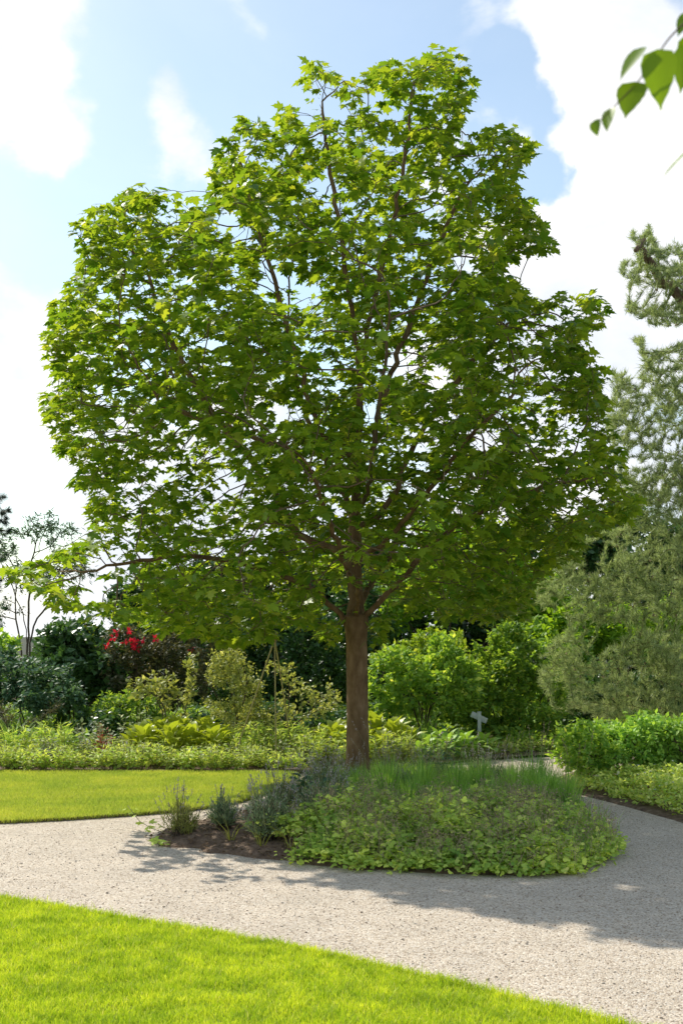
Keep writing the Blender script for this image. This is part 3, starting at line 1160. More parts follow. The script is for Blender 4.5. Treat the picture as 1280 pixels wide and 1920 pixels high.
M['euph'] = leaf_mat('yellow_flowers', (0.36, 0.36, 0.035), (0.52, 0.49, 0.07), 0.35, (1.2, 1.2, 0.6))
M['strap'] = leaf_mat('strap_leaves', (0.20, 0.24, 0.04), (0.40, 0.38, 0.10), 0.4, (1.3, 1.2, 0.6))
M['litter'] = leaf_mat('litter', (0.10, 0.06, 0.03), (0.24, 0.17, 0.10), 0.1, (1, 1, 1), 0.9, 0.1)
M['cane'] = rough_mat('bamboo', [(0.26, 0.22, 0.08), (0.38, 0.33, 0.14)], 20, 3, 0.6, 0.1)
M['twine'] = rough_mat('twine', [(0.45, 0.22, 0.14), (0.55, 0.30, 0.2)], 60, 3, 0.9, 0.3)
M['signgrey'] = rough_mat('sign_paint', [(0.40, 0.46, 0.47), (0.52, 0.57, 0.57)], 14, 5, 0.55, 0.1)
M['birch'] = leaf_mat('birch_leaves', (0.10, 0.20, 0.012), (0.15, 0.26, 0.018), 0.55, (1.9, 1.6, 0.3), 0.4, 0.4)


# ------------------------------------------------------------------ woody plants
def blob_points(ells, n, lump=1.5, shell=0.45, seed=0.0):
    """points inside ellipsoids given as (px, py, Y, rx px, ry px, depth m), fuller towards the skin, lumpy"""
    E = []
    for (px, py, Y, rx, ry, rd) in ells:
        E.append((W(px, py, Y), np.array([rx / FPX * Y, rd, ry / FPX * Y])))
    vol = np.array([e_[1].prod() ** 0.75 for e_ in E])
    res, tot = [], 0
    while tot < n:
        k = rng.choice(len(E), 3 * n, p=vol / vol.sum())
        u = rand_unit(3 * n)
        r = rng.uniform(0, 1, 3 * n) ** shell
        C = np.array([E[i][0] for i in k])
        A = np.array([E[i][1] for i in k])
        q = C + u * r[:, None] * A
        f = np.array([mnoise.noise(Vector((p[0] * lump, p[1] * lump, p[2] * lump + seed))) for p in q])
        q = q[(f + rng.normal(0, 0.10, len(q)) > -0.06) & (q[:, 2] > 0.06)]
        res.append(q)
        tot += len(q)
    return np.concatenate(res)[:n]


def leaves_at(s, nodes, per, size, tm, upw=0.8, droop=-0.1, spread=0.06, jitter=0.5):
    src = np.repeat(nodes, per)
    n = len(src)
    d = nrm(rand_unit(n) * [1, 1, 0.7] + 0.7 * s.dir[src] + [0, 0, droop])
    P = s.P[src] + rand_unit(n) * rng.uniform(0, spread, (n, 1))
    up = np.array([0, 0, upw]) + rng.normal(0, jitter, (n, 3))
    S = np.clip(rng.normal(size, size * 0.22, n), size * 0.4, size * 1.7)
    return scatter(*tm, P, frames(d, up), S)


def woody(name, label, cat, root, ells, n, mat, leaf=0.08, per=8, tm=T_DIA, stems=4, spread=0.25, step=0.14, kill=0.2, thin=3, lspread=0.08,
          rtip=0.004, lump=1.5, up=0.03, bark=None, group=None, att=None, trunk=None, upw=0.8, droop=-0.1, ex=2.3, shell=0.45, dens=4.5):
    att = blob_points(ells, n, lump, shell, seed=rng.uniform(0, 50)) if att is None else att
    s = Skel()
    root = np.array(root, float)
    c = att.mean(0)
    zmin, zmax = np.percentile(att[:, 2], 5), np.percentile(att[:, 2], 95)
    if trunk:
        for tl in trunk:
            s.line(tl, -1, step, 0.01)
    else:
        for i in range(stems):
            a = 2 * np.pi * (i + rng.uniform(0, .6)) / stems
            b0 = root + np.array([math.cos(a), math.sin(a), 0]) * 0.07 * (stems > 1)
            tgt = att[rng.integers(len(att))]
            mid = b0 + (tgt - b0) * 0.35 + [0, 0, 0.15 * (zmax - root[2])]
            s.line([b0 - [0, 0, 0.05], mid * 0.6 + b0 * 0.4 + [0, 0, 0.05], mid], -1, step, 0.012)
    m0 = len(s.pos)
    s.grow(att, step, kill, 70, up, 0.18)
    s.finish(rtip, ex)
    e_ = empty(name, root, label, cat, group)
    b_ = MB()
    s.tubes(b_)
    if b_.n:
        obj('trunk' if trunk else 'stems', b_.mesh('stems', bark or M['stem'], True, root), e_)
    nodes = np.where((s.cnt <= thin) & (np.arange(len(s.P)) >= min(m0, len(s.P) - 1)))[0]
    V, F = leaves_at(s, nodes, int(per * dens), leaf, tm, upw, droop, lspread * 1.9)
    tag(obj('crown' if trunk else 'foliage', mesh('foliage', V - root, F, mat), e_), kind='stuff')
    return e_, s, nodes


def ground(px, Y):
    return np.array([(px - 640) / FPX * Y, Y, 0.03])


# --- hedge of dense trees closing the garden
spots = [(150, 27.5, 1215, 75), (280, 28, 1165, 120), (420, 27, 1140, 140), (560, 28, 1120, 150), (700, 27, 1110, 160), (850, 28, 1080, 180), (1000, 27, 1090, 170), (1150, 28, 1080, 180), (1310, 27, 1090, 170)]
hl = ['dense dark tree closing the garden behind the shrubs'] * len(spots)
for (px, Y, py, ry) in spots:
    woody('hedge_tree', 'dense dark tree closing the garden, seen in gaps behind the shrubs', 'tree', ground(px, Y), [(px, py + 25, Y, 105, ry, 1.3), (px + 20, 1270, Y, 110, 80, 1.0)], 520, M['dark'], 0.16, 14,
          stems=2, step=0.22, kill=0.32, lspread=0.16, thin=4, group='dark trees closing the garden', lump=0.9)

# --- shade plants on the ground under the shrubs
q = rng.uniform((-7.5, 16.6), (9, 27), (9000, 2))
q = q[(q[:, 1] > np.interp(q[:, 0], [-1, 1, 2.3, 6], [16.6, 17.0, 17.6, 18.6]))]
kq = 9
i = np.repeat(np.arange(len(q)), kq)
n = len(i)
hq = np.clip(0.22 + 0.25 * clumpy(q, .9, 3.0), .05, .6)
P = np.column_stack([q[i] + rng.normal(0, .12, (n, 2)), .03 + hq[i] * rng.uniform(.1, 1, n)])
V, F = scatter(*T_DIA, P, frames(nrm(rand_unit(n) * [1, 1, .4]), np.array([0, -.3, 1.]) + rng.normal(0, .4, (n, 3))), rng.uniform(.06, .13, n))
tag(obj('ground_cover', mesh('ground_cover', V, F, M['green'])), 'leafy green ground cover in the shade beneath the background shrubs', 'ground cover', kind='stuff')
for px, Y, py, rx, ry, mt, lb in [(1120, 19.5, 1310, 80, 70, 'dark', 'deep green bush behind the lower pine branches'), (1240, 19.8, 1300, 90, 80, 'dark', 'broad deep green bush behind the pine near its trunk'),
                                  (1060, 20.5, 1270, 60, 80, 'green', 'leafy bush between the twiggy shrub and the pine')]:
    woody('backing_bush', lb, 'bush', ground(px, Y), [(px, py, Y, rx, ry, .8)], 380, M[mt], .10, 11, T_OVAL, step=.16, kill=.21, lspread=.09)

# --- far left
FP = blob_points([(-20, 1010, 26, 48, 110, 0.8)], 330, 1.6)
e_, s_, nd = woody('pine_tree', 'dark blue-green pine standing behind the slender feathery tree', 'tree', ground(-70, 26), None, 0, M['pine_dark'], 0.13, 26, T_NEEDLE, att=FP,
                   trunk=[[ground(-70, 26), W(-66, 1100, 26), W(-55, 930, 26)]], step=0.2, kill=0.25, lspread=0.03, thin=4, bark=M['pinebark'])
woody('feathery_tree', 'slender multi-stemmed tree with airy feathery leaves against the sky', 'tree', ground(48, 24),
      [(15, 1010, 24, 55, 40, .7), (80, 1000, 24, 50, 34, .7), (140, 1015, 24, 40, 34, .6), (40, 1075, 24, 70, 34, .8), (120, 1065, 24, 60, 34, .8), (10, 1150, 24, 35, 20, .5)], 420, M['blue'], 0.10, 9, T_NARROW,
      trunk=[[ground(52, 24), W(50, 1180, 24), W(40, 1140, 24), W(15, 1080, 24)], [ground(54, 24), W(52, 1180, 24), W(56, 1120, 24), W(60, 1050, 24)], [ground(56, 24), W(56, 1190, 24), W(80, 1150, 24), W(110, 1090, 24)],
             [ground(46, 24), W(40, 1200, 24), W(28, 1150, 24), W(30, 1070, 24)]], dens=3.0, step=0.16, kill=0.2, thin=2.5, rtip=0.006, ex=2.6, lspread=0.07)
woody('laurel_bush', 'tall glossy dark green evergreen bush beside the feathery tree', 'bush', ground(140, 20.5), [(140, 1265, 20.5, 85, 105, .9), (120, 1215, 20.5, 45, 50, .6), (180, 1290, 20, 60, 80, .7)], 520, M['dark'], 0.13, 11, T_OVAL,
      step=0.15, kill=0.2, lspread=0.09, lump=2)
woody('laurel_bush', 'low dark green evergreen bush at the foot of the feathery tree', 'bush', ground(0, 22), [(0, 1250, 22, 40, 60, .6)], 200, M['green'], 0.12, 10, T_OVAL, step=0.17, kill=0.22)
woody('layered_shrub', 'bluish green shrub with flat layered branches below the laurel', 'shrub', ground(45, 18.8), [(30, 1262, 18.8, 120, 13, .8), (60, 1292, 18.5, 100, 13, .9), (20, 1240, 19, 70, 10, .6), (80, 1320, 18.4, 80, 14, .7), (-40, 1290, 18.6, 80, 30, .8)], 480, M['blue'], 0.085, 11, T_OVAL,
      step=0.13, kill=0.17, lspread=0.07, up=-0.02, upw=1.4)
woody('juniper', 'spreading brownish green shrub with arching branch tips beside the arching grass', 'shrub', ground(0, 17.2), [(10, 1345, 17.2, 95, 34, .8), (90, 1325, 17.2, 45, 12, .4), (-40, 1370, 17, 80, 40, .7)], 420, M['brownish'], 0.06, 16, T_NARROW,
      step=0.12, kill=0.15, lspread=0.05, up=-0.03, upw=1.2)
e_, s_, nd = woody('red_flowering_shrub', 'tall brownish shrub with scattered red flowers near its top', 'shrub', ground(290, 20), [(270, 1255, 20, 85, 85, .8), (350, 1230, 20, 70, 100, .8), (235, 1225, 20, 45, 45, .6)], 520, M['brownish'], 0.07, 14,
                   step=0.15, kill=0.19, lspread=0.08, stems=6)
r0 = ground(290, 20)
for (px, py, k) in [(203, 1213, 1), (222, 1186, 1), (214, 1195, 1), (238, 1182, 1), (240, 1203, 2), (254, 1207, 2), (256, 1200, 1), (258, 1219, 1), (268, 1198, 1), (378, 1118, 2), (362, 1220, 1), (290, 1196, 1)]:
    for _ in range(k):
        P = W(px, py, 19.3) + rng.normal(0, 0.02, 3)
        D = rand_unit(6)
        V, F = scatter(*T_OVAL, np.tile(P - r0, (6, 1)), frames(D, rand_unit(6)), np.full(6, 0.085))
        obj('flower', mesh('flower', V, F, M['redfl']), e_)
# dark middle distance behind the maple trunk
for (px, Y, py, rx, ry) in [(430, 23, 1215, 95, 110), (560, 22.5, 1230, 90, 120), (660, 23.5, 1210, 80, 130)]:
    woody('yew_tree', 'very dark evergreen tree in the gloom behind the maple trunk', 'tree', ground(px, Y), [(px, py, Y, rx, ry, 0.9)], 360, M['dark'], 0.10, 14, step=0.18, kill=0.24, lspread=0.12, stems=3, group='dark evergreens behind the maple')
woody('box_bush', 'rounded mid green bush in the shade behind the red flowering shrub', 'bush', ground(240, 18.6), [(240, 1350, 18.6, 70, 45, .6)], 260, M['green'], 0.07, 10, step=0.13, kill=0.18)
for px, Y, ry, lb in [(170, 18, 45, 'low dark bush behind the red-leaved plant'), (390, 18.3, 42, 'low dark bush between the two yellow-green shrubs'), (500, 18.4, 50, 'low dark bush behind the cane tripod'),
                      (620, 18.2, 46, 'low dark bush just left of the maple trunk'), (700, 18.6, 55, 'low dark bush just right of the maple trunk')]:
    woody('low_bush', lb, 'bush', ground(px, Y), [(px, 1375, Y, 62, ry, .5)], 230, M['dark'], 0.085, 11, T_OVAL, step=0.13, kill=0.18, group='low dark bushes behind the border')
# lighter shrubs in the sun
woody('witch_hazel', 'upright yellow-green shrub with loose ascending branches above the hostas', 'shrub', ground(335, 17), [(325, 1295, 17, 62, 48, .5), (290, 1285, 17, 30, 24, .3), (350, 1270, 17, 34, 34, .3), (330, 1340, 17, 40, 30, .35), (262, 1290, 17, 14, 12, .2)], 300, M['olive'], 0.085, 6, T_OVAL,
      dens=2.6, stems=6, step=0.11, kill=0.14, lspread=0.05, thin=2.5)
woody('small_leaved_shrub', 'olive shrub with fine small leaves beside the cane tripod', 'shrub', ground(440, 17), [(440, 1310, 17, 55, 75, .55), (430, 1250, 17, 40, 36, .4), (470, 1350, 17, 40, 40, .4)], 480, M['olive'], 0.05, 11, T_OVAL, stems=7, step=0.10, kill=0.125, lspread=0.06, thin=2.5)
woody('open_shrub', 'open shrub of grey ascending stems with sparse leaves left of the maple trunk', 'shrub', ground(545, 16.8), [(575, 1320, 16.8, 65, 44, .5), (545, 1345, 16.8, 50, 40, .4), (625, 1310, 16.8, 24, 16, .3), (530, 1270, 16.8, 30, 40, .3)], 260, M['olive'], 0.06, 6, T_OVAL,
      dens=2.6, stems=9, step=0.11, kill=0.14, lspread=0.05, thin=2, ex=2.8)
woody('hazel_shrub', 'tall fresh green multi-stemmed shrub right of the maple trunk', 'shrub', ground(785, 18), [(790, 1265, 18, 95, 70, .8), (740, 1300, 18, 60, 60, .6), (850, 1290, 18, 60, 70, .7), (820, 1215, 18, 50, 30, .5), (770, 1350, 18, 60, 30, .5)], 620, M['green'], 0.085, 9, T_OVAL, stems=8, step=0.12, kill=0.16, lspread=0.07)
woody('hazel_shrub', 'sunlit yellow-green shrub top rising above the fresh green shrub', 'shrub', ground(800, 19), [(810, 1215, 19, 70, 36, .6), (740, 1240, 19, 45, 30, .5), (860, 1235, 19, 40, 36, .5)], 320, M['lime'], 0.08, 8, T_OVAL, stems=6, step=0.13, kill=0.16, lspread=0.06)
woody('dark_shrub', 'large deep green shrub directly behind the grey sign post', 'shrub', ground(925, 19), [(920, 1300, 19, 80, 90, .8), (960, 1250, 19, 60, 80, .7), (890, 1350, 18.5, 50, 40, .5)], 620, M['green'], 0.085, 11, T_OVAL, stems=6, step=0.13, kill=0.17, lspread=0.08)
woody('twiggy_shrub', 'twiggy green shrub between the sign post and the pine', 'shrub', ground(1000, 18.5), [(1000, 1335, 18.5, 60, 55, .6), (1030, 1290, 18.8, 50, 50, .6)], 380, M['green'], 0.075, 8, T_OVAL, stems=7, step=0.12, kill=0.16, lspread=0.07)
woody('maple_thicket', 'bright fresh green tree glowing behind the maple crown, above the deep green shrub', 'tree', ground(860, 24), [(850, 1060, 24, 130, 75, 1.2), (960, 1120, 24, 120, 70, 1.1), (760, 1130, 24, 70, 60, .9)], 520, M['bright'], 0.13, 11, T_OVAL, stems=4, step=0.19, kill=0.26, lspread=0.12)
woody('maple_thicket', 'bright green tree showing between the upper and lower pine branches', 'tree', ground(1150, 21), [(1130, 1185, 21, 130, 50, 1.0), (1230, 1180, 21, 90, 60, 1.0), (1040, 1190, 21, 60, 50, .8)], 460, M['bright'], 0.12, 11, T_OVAL, stems=4, step=0.17, kill=0.23, lspread=0.11)
woody('low_hedge', 'low dark green hedge along the far bend of the gravel path', 'hedge', ground(980, 17.6), [(980, 1398, 17.6, 62, 24, .45), (940, 1400, 17.4, 40, 18, .35), (1040, 1395, 17.9, 50, 24, .4)], 380, M['green'], 0.055, 12, T_OVAL, stems=7, step=0.10, kill=0.13, lspread=0.05)

# --- the pine on the right
PY = 16.6
PP = [[(1217, 416), (1232, 462), (1262, 452), (1275, 472), (1300, 455), (1345, 500), (1345, 612), (1235, 612), (1178, 592), (1170, 566), (1192, 556), (1163, 512), (1186, 492), (1180, 434), (1202, 452)],
      [(1192, 628), (1226, 662), (1280, 640), (1345, 620), (1345, 1000), (1180, 1000), (1140, 900), (1135, 790), (1148, 688), (1168, 722), (1178, 688), (1206, 740), (1190, 650)],
      [(1120, 1000), (1345, 960), (1345, 1165), (1200, 1170), (1060, 1170), (1005, 1130), (1000, 1080), (1060, 1030)],
      [(1008, 1235), (1040, 1200), (1070, 1185), (1130, 1212), (1200, 1185), (1345, 1190), (1345, 1375), (1150, 1375), (1090, 1335), (1040, 1345), (1010, 1290)]]
pa = []
for pl_, cnt in zip(PP, (1100, 2600, 1700, 2300)):
    pl_ = np.array(pl_, float)
    q = rng.uniform(pl_.min(0), pl_.max(0), (cnt * 9, 2))
    q = q[inpoly(q, pl_)]
    Yq = PY + rng.uniform(-1, 1, len(q)) * np.interp(q[:, 0], [1000, 1160, 1345], [0.35, 0.7, 1.3])
    X_ = np.stack([(q[:, 0] - 640) / FPX * Yq, Yq, CAMH + (HOR - q[:, 1]) / FPX * Yq], 1)
    f = np.array([mnoise.noise(Vector((p[0] * 1.9, p[1] * 1.9, p[2] * 2.6))) for p in X_])
    X_ = X_[f + rng.normal(0, .10, len(X_)) > 0.0]
    pa.append(X_[:cnt])
pa = np.concatenate(pa)


def Pn(px, py, dy=0):
    return W(px, py, PY + dy)


pr = ground(1430, PY)
s = Skel()
tk = s.line([pr, Pn(1428, 1200), Pn(1424, 900), Pn(1418, 600), Pn(1405, 420), Pn(1400, 320)], -1, 0.15, 0.006)
for pts in ([(1420, 720), (1335, 645), (1275, 562), (1238, 505), (1216, 425)], [(1290, 585), (1240, 592), (1178, 582)], [(1256, 532), (1215, 535), (1168, 514)], [(1240, 508), (1212, 482), (1184, 440)],
            [(1275, 562), (1278, 520), (1270, 462)], [(1424, 820), (1370, 870), (1280, 858), (1200, 832), (1150, 815)], [(1422, 760), (1340, 765), (1270, 740), (1215, 690), (1196, 640)], [(1200, 832), (1165, 770), (1152, 700)],
            [(1426, 1040), (1340, 1080), (1250, 1090), (1150, 1080), (1060, 1090)], [(1428, 1240), (1340, 1265), (1240, 1246), (1150, 1255), (1050, 1245)], [(1426, 960), (1350, 980), (1280, 950), (1200, 920)],
            [(1428, 1280), (1350, 1320), (1240, 1330), (1130, 1320)], [(1150, 1255), (1090, 1220), (1070, 1195)], [(1340, 765), (1310, 700), (1290, 650)]):
    dy = rng.uniform(-.4, .4)
    line = [Pn(x, y, dy * k / 4) for k, (x, y) in enumerate(pts)]
    b0 = s.nearest(line[0])
    s.line([s.pos[b0]] + line[1:], b0, 0.10, 0.010)
m0 = len(s.pos)
s.grow(pa, 0.085, 0.085, 80, 0.06, 0.15, first=len(tk))
s.finish(0.0026, 2.5)
pxn = 640 + s.P[:, 0] / s.P[:, 1] * FPX
s.r = np.minimum(s.r, np.interp(pxn, [1120, 1200, 1280, 1430], [.003, .004, .007, .045]))
pine = empty('pine_tree', pr, 'grey-green pine with dark cones reaching over the right bed', 'tree')
tr_, br_ = MB(), MB()
tks = set(tk)
for ch in s.chains():
    if ch[0] in tks and ch[1] in tks:
        V, F = tube(s.P[ch] - pr, np.linspace(0.17, 0.03, len(ch)), 14)
        tr_.add(V, F)
    else:
        rr = s.r[ch[1]]
        V, F = tube(s.P[ch] - pr, s.r[ch], 8 if rr > 0.02 else (5 if rr > 0.01 else 3))
        if rr > 0.017:
            obj('branch', mesh('branch', V, F, M['pinebark'], True), pine)
        else:
            br_.add(V, F)
obj('trunk', tr_.mesh('trunk', M['pinebark'], True), pine)
tag(obj('twigs', br_.mesh('twigs', M['pinebark'], True), pine), kind='stuff')
nodes = np.where(((s.cnt <= 3) & (np.arange(len(s.P)) >= m0)) | ((s.cnt <= 60) & (np.arange(len(s.P)) >= len(tk)) & (rng.uniform(0, 1, len(s.P)) < .5)))[0]
src = np.repeat(nodes, 32)
n = len(src)
t_ = rng.uniform(0, 1, (n, 1))
P = s.P[src] - s.dir[src] * 0.13 * t_ + rand_unit(n) * rng.uniform(0, .03, (n, 1))
D = nrm(s.dir[src] * 0.7 + rand_unit(n) * 0.75 + [-0.1, 0, 0.45])
V, F = scatter(*T_NEEDLE, P - pr, frames(D, rand_unit(n)), np.column_stack([np.full(n, 0.11), rng.uniform(0.055, 0.105, n), np.full(n, 0.05)]))
tag(obj('needles', mesh('needles', V, F, M['pine']), pine), kind='stuff')
cn = rng.choice(nodes, 170, replace=False)
V, F = scatter(*OCT, s.P[cn] + [0, 0, -0.03] - pr, frames(s.dir[cn], rand_unit(170)), np.column_stack([np.full(170, .017), np.full(170, .026), np.full(170, .017)]))
tag(obj('cones', mesh('cones', V, F, M['seedhead']), pine), kind='stuff')


# ------------------------------------------------------------------ herbaceous plants
def ribbons(A, B, w0, w1=None, bow=None):
    """flat tapering ribbons from A to B with an optional bow at the middle"""
    n = len(A)
    w1 = w0 * 0.3 if w1 is None else w1
    sd = nrm(np.cross(B - A, rand_unit(n)))
    mid = (A + B) / 2 + (0 if bow is None else bow)
    V = np.stack([A - sd * w0, A + sd * w0, mid - sd * w0 * .8, mid + sd * w0 * .8, B - sd * w1, B + sd * w1], 1)
    f = np.array([(0, 1, 3), (0, 3, 2), (2, 3, 5), (2, 5, 4)])
    F = f[None] + (np.arange(n) * 6)[:, None, None]
    return V.reshape(-1, 3), F.reshape(-1, 3)


def arc_blades(n, H, spread, w, lean=0.7, r0=0.05):
    """long arching grass leaves from one crown"""
    a = rng.uniform(0, 2 * np.pi, n)
    out_ = np.stack([np.cos(a), np.sin(a), np.zeros(n)], 1)
    L_ = H * rng.uniform(0.6, 1.1, n)
    k = lean * rng.uniform(0.15, 1, n)
    b0 = out_ * (r0 * rng.uniform(0, 1, (n, 1)))
    sd = nrm(np.cross(out_, [0, 0, 1.0]) + rng.normal(0, .4, (n, 3)))
    rows = []
    for t in (0, 0.35, 0.7, 1.0):
        p = b0 + out_ * (L_ * k * spread * t ** 1.8)[:, None] + np.array([0, 0, 1.0]) * (L_ * (t - 0.35 * k * t * t * t))[:, None]
        ww = w * (1 - t) ** 0.6 if t < 1 else 0
        rows += [p - sd * ww, p + sd * ww] if t < 1 else [p]
    V = np.stack(rows, 1)
    f = np.array([(0, 1, 3), (0, 3, 2), (2, 3, 5), (2, 5, 4), (4, 5, 6)])
    F = f[None] + (np.arange(n) * 7)[:, None, None]
    return V.reshape(-1, 3), F.reshape(-1, 3)


def lavender_parts(e_, R_, H, nst, nsp, mat=None, woody_=True, spike_h=0.25):
    u = rand_unit(nst)
    u[:, 2] = np.abs(u[:, 2]) * 0.9 + 0.25
    u = nrm(u)
    tipp = u * [R_, R_, H] * rng.uniform(0.75, 1.05, (nst, 1))
    bs = np.column_stack([rng.normal(0, 0.035, (nst, 2)), np.full(nst, -0.02)])
    bow = np.column_stack([u[:, :2] * R_ * 0.18, np.zeros(nst)]) * -0.3
    V, F = ribbons(bs, tipp, np.full((nst, 1), 0.0035), np.full((nst, 1), 0.0015), bow)
    obj('stems', mesh('stems', V, F, M['stem']), e_)
    k = 16
    t = np.tile(np.linspace(0.38, 1.0, k), nst)[:, None]
    i = np.repeat(np.arange(nst), k)
    P = bs[i] * (1 - t) + tipp[i] * t + bow[i] * (4 * t * (1 - t))
    D = nrm(nrm(tipp[i] - bs[i]) * 0.9 + rand_unit(len(i)) * 0.75 + [0, 0, 0.15])
    V, F = scatter(*T_NARROW, P, frames(D, rand_unit(len(i))), np.column_stack([np.full(len(i), 0.035), rng.uniform(0.03, 0.055, len(i)), np.full(len(i), .03)]))
    tag(obj('foliage', mesh('foliage', V, F, mat or M['lav']), e_), kind='stuff')
    j = rng.integers(0, nst, nsp)
    A = tipp[j]
    B = A + nrm(u[j] * 0.6 + [0, 0, 0.9] + rng.normal(0, .12, (nsp, 3))) * (spike_h * rng.uniform(0.5, 1.1, (nsp, 1)))
    V, F = ribbons(A, B, np.full((nsp, 1), 0.0018), np.full((nsp, 1), 0.0014))
    mb_ = MB().add(V, F)
    tag(obj('flower_stalks', mb_.mesh('flower_stalks', M['stalk']), e_), kind='stuff')
    k = 9
    i = np.repeat(np.arange(nsp), k)
    d = nrm(B - A)
    P = B[i] - d[i] * rng.uniform(0, 0.055, (len(i), 1)) + rand_unit(len(i)) * 0.003
    V, F = scatter(*T_DIA, P, frames(nrm(d[i] + rand_unit(len(i))), rand_unit(len(i))), np.full(len(i), 0.014))
    tag(obj('flower_heads', mesh('flower_heads', V, F, M['spike']), e_), kind='stuff')
    return e_


def bedpt(px, py):
    x, y = G(px, py)
    # lift onto the heaped soil
    for _ in range(4):
        z = float(ih(x, y))
        Y = FPX * (CAMH - z) / (py - HOR)
        x, y = (px - 640) / FPX * Y, Y
    return np.array([x, y, float(ih(x, y)) - 0.01])


lavs = [((338, 1564), 0.16, 0.30, 75, 34, 0.20, M['olive'], 'thin twiggy lavender at the bare tip of the island bed'),
        ((420, 1550), 0.155, 0.27, 120, 30, 0.14, M['lav'], 'compact dark rounded lavender on bare soil, second from the island tip'),
        ((503, 1578), 0.22, 0.40, 150, 60, 0.22, M['lav'], 'full grey-green lavender next to the thick planting of the island')]
for (pp, R_, H, a_, b_, sh, mt, lb) in lavs:
    lavender_parts(empty('lavender', bedpt(*pp), lb, 'lavender'), R_, H, a_, b_, mt, True, sh)
e0 = lavender_parts(empty('lavender', bedpt(600, 1545), 'grey-green lavender with pale spikes massed around the maple trunk', 'lavender', 'lavender massed round the trunk'), 0.24, 0.36, 150, 60, M['lav'], True, 0.22)
for (x, y) in [(-0.18, 12.3), (0.62, 12.2), (1.05, 12.9), (1.55, 12.7), (0.9, 13.7), (1.5, 13.8), (0.05, 13.8), (0.5, 13.9), (2.0, 13.0), (-0.15, 11.5), (0.05, 12.6), (-0.45, 10.9)]:
    dup(e0, (x, y, float(ih(x, y)) - 0.01), rng.uniform(0, 6), rng.uniform(0.85, 1.15) * (1.0 if y < 11.8 else 0.68))

# ornamental grasses of the island
gv = []
for k in range(3):
    V, F = arc_blades(190, 0.52 + 0.05 * k, 0.55, 0.0042, 0.7, 0.07)
    gv.append(mesh('grass_clump', V, F, M['bladegr']))
k = 0
for (x, y, s_) in [(0.4, 10.9, 1.0), (0.72, 11.1, .95), (1.0, 10.9, .9), (1.25, 11.2, 1.0), (1.5, 10.9, .95), (1.72, 11.1, 1.0), (1.9, 10.9, .9), (0.3, 12.0, 1.0), (0.85, 12.3, 1.0), (1.3, 12.2, .95), (1.7, 12.1, .95),
                   (2.05, 11.9, .85), (0.15, 11.2, .8), (0.45, 12.6, 1.0), (2.1, 12.5, .9), (0.6, 10.6, .8), (1.25, 10.6, .8), (1.75, 10.6, .9), (0.1, 10.5, .7), (0.35, 10.3, .7), (0.75, 10.3, .72), (1.0, 10.4, .75), (1.45, 10.3, .75), (1.65, 10.35, .85), (1.88, 10.5, .95), (1.95, 10.7, .95)]:
    o = obj('grass_clump', gv[k % 3], None, (x, y, float(ih(x, y)) - 0.02))
    o.rotation_euler = (0, 0, rng.uniform(0, 6))
    hs_ = 1.05 if y < 11.25 else (0.8 if y < 11.8 else 0.58)
    o.scale = (s_, s_, s_ * hs_ * rng.uniform(.85, 1.05))
    tag(o, 'upright green clump of ornamental grass in the island bed right of the trunk', 'grass clump', 'grass clumps of the island bed')
    k += 1


def seed_stalk(name, pos, n, H, head, hs, mat_h, label, cat, group, spread=0.12):
    e_ = empty(name, pos, label, cat, group)
    A = np.column_stack([rng.normal(0, 0.03, (n, 2)), np.zeros(n)])
    B = A + np.column_stack([rng.normal(0, spread, (n, 2)), H * rng.uniform(0.7, 1.1, n)])
    V, F = ribbons(A, B, np.full((n, 1), 0.0024), np.full((n, 1), 0.0012), np.column_stack([rng.normal(0, .02, (n, 2)), np.zeros(n)]))
    tag(obj('stalks', mesh('stalks', V, F, M['stalk']), e_), kind='stuff')
    k_ = 16
    i = np.repeat(np.arange(n), k_)
    d = nrm(B - A)
    P = B[i] - d[i] * rng.uniform(0, head, (len(i), 1)) + rand_unit(len(i)) * hs * 0.5
    V, F = scatter(*T_DIA, P, frames(nrm(d[i] + 0.6 * rand_unit(len(i))), rand_unit(len(i))), np.full(len(i), hs))
    tag(obj('seed_heads', mesh('seed_heads', V, F, mat_h), e_), kind='stuff')
    return e_


e1 = seed_stalk('dry_seed_stalks', (1.85, 11.7, float(ih(1.85, 11.7))), 9, 0.72, 0.10, 0.012, M['seedhead'], 'thin dark seed stalks standing above the grass clumps', 'seed stalks', 'dark seed stalks of the island bed')
for (x, y) in [(2.1, 12.0), (1.6, 12.2), (1.3, 12.6), (2.0, 12.7), (0.95, 11.9), (1.7, 13.2), (2.15, 11.5)]:
    dup(e1, (x, y, float(ih(x, y))), rng.uniform(0, 6), rng.uniform(.8, 1.0) * (1 if y < 12 else .8))
e2 = seed_stalk('pale_grass_stalks', (0.5, 12.7, float(ih(.5, 12.7))), 16, 0.62, 0.12, 0.012, M['spike'], 'pale thin flowering stalks in front of and beside the trunk', 'grass stalks', 'pale stalks of the island bed', 0.14)
for (x, y) in [(0.2, 12.4), (0.9, 12.9), (1.2, 13.5), (0.75, 13.4), (0.0, 13.0), (-0.3, 12.6), (0.45, 12.2), (1.5, 13.0), (-0.1, 13.4), (1.9, 13.6)]:
    dup(e2, (x, y, float(ih(x, y))), rng.uniform(0, 6), rng.uniform(.7, 1.0) * (1 if y < 12 else .8))


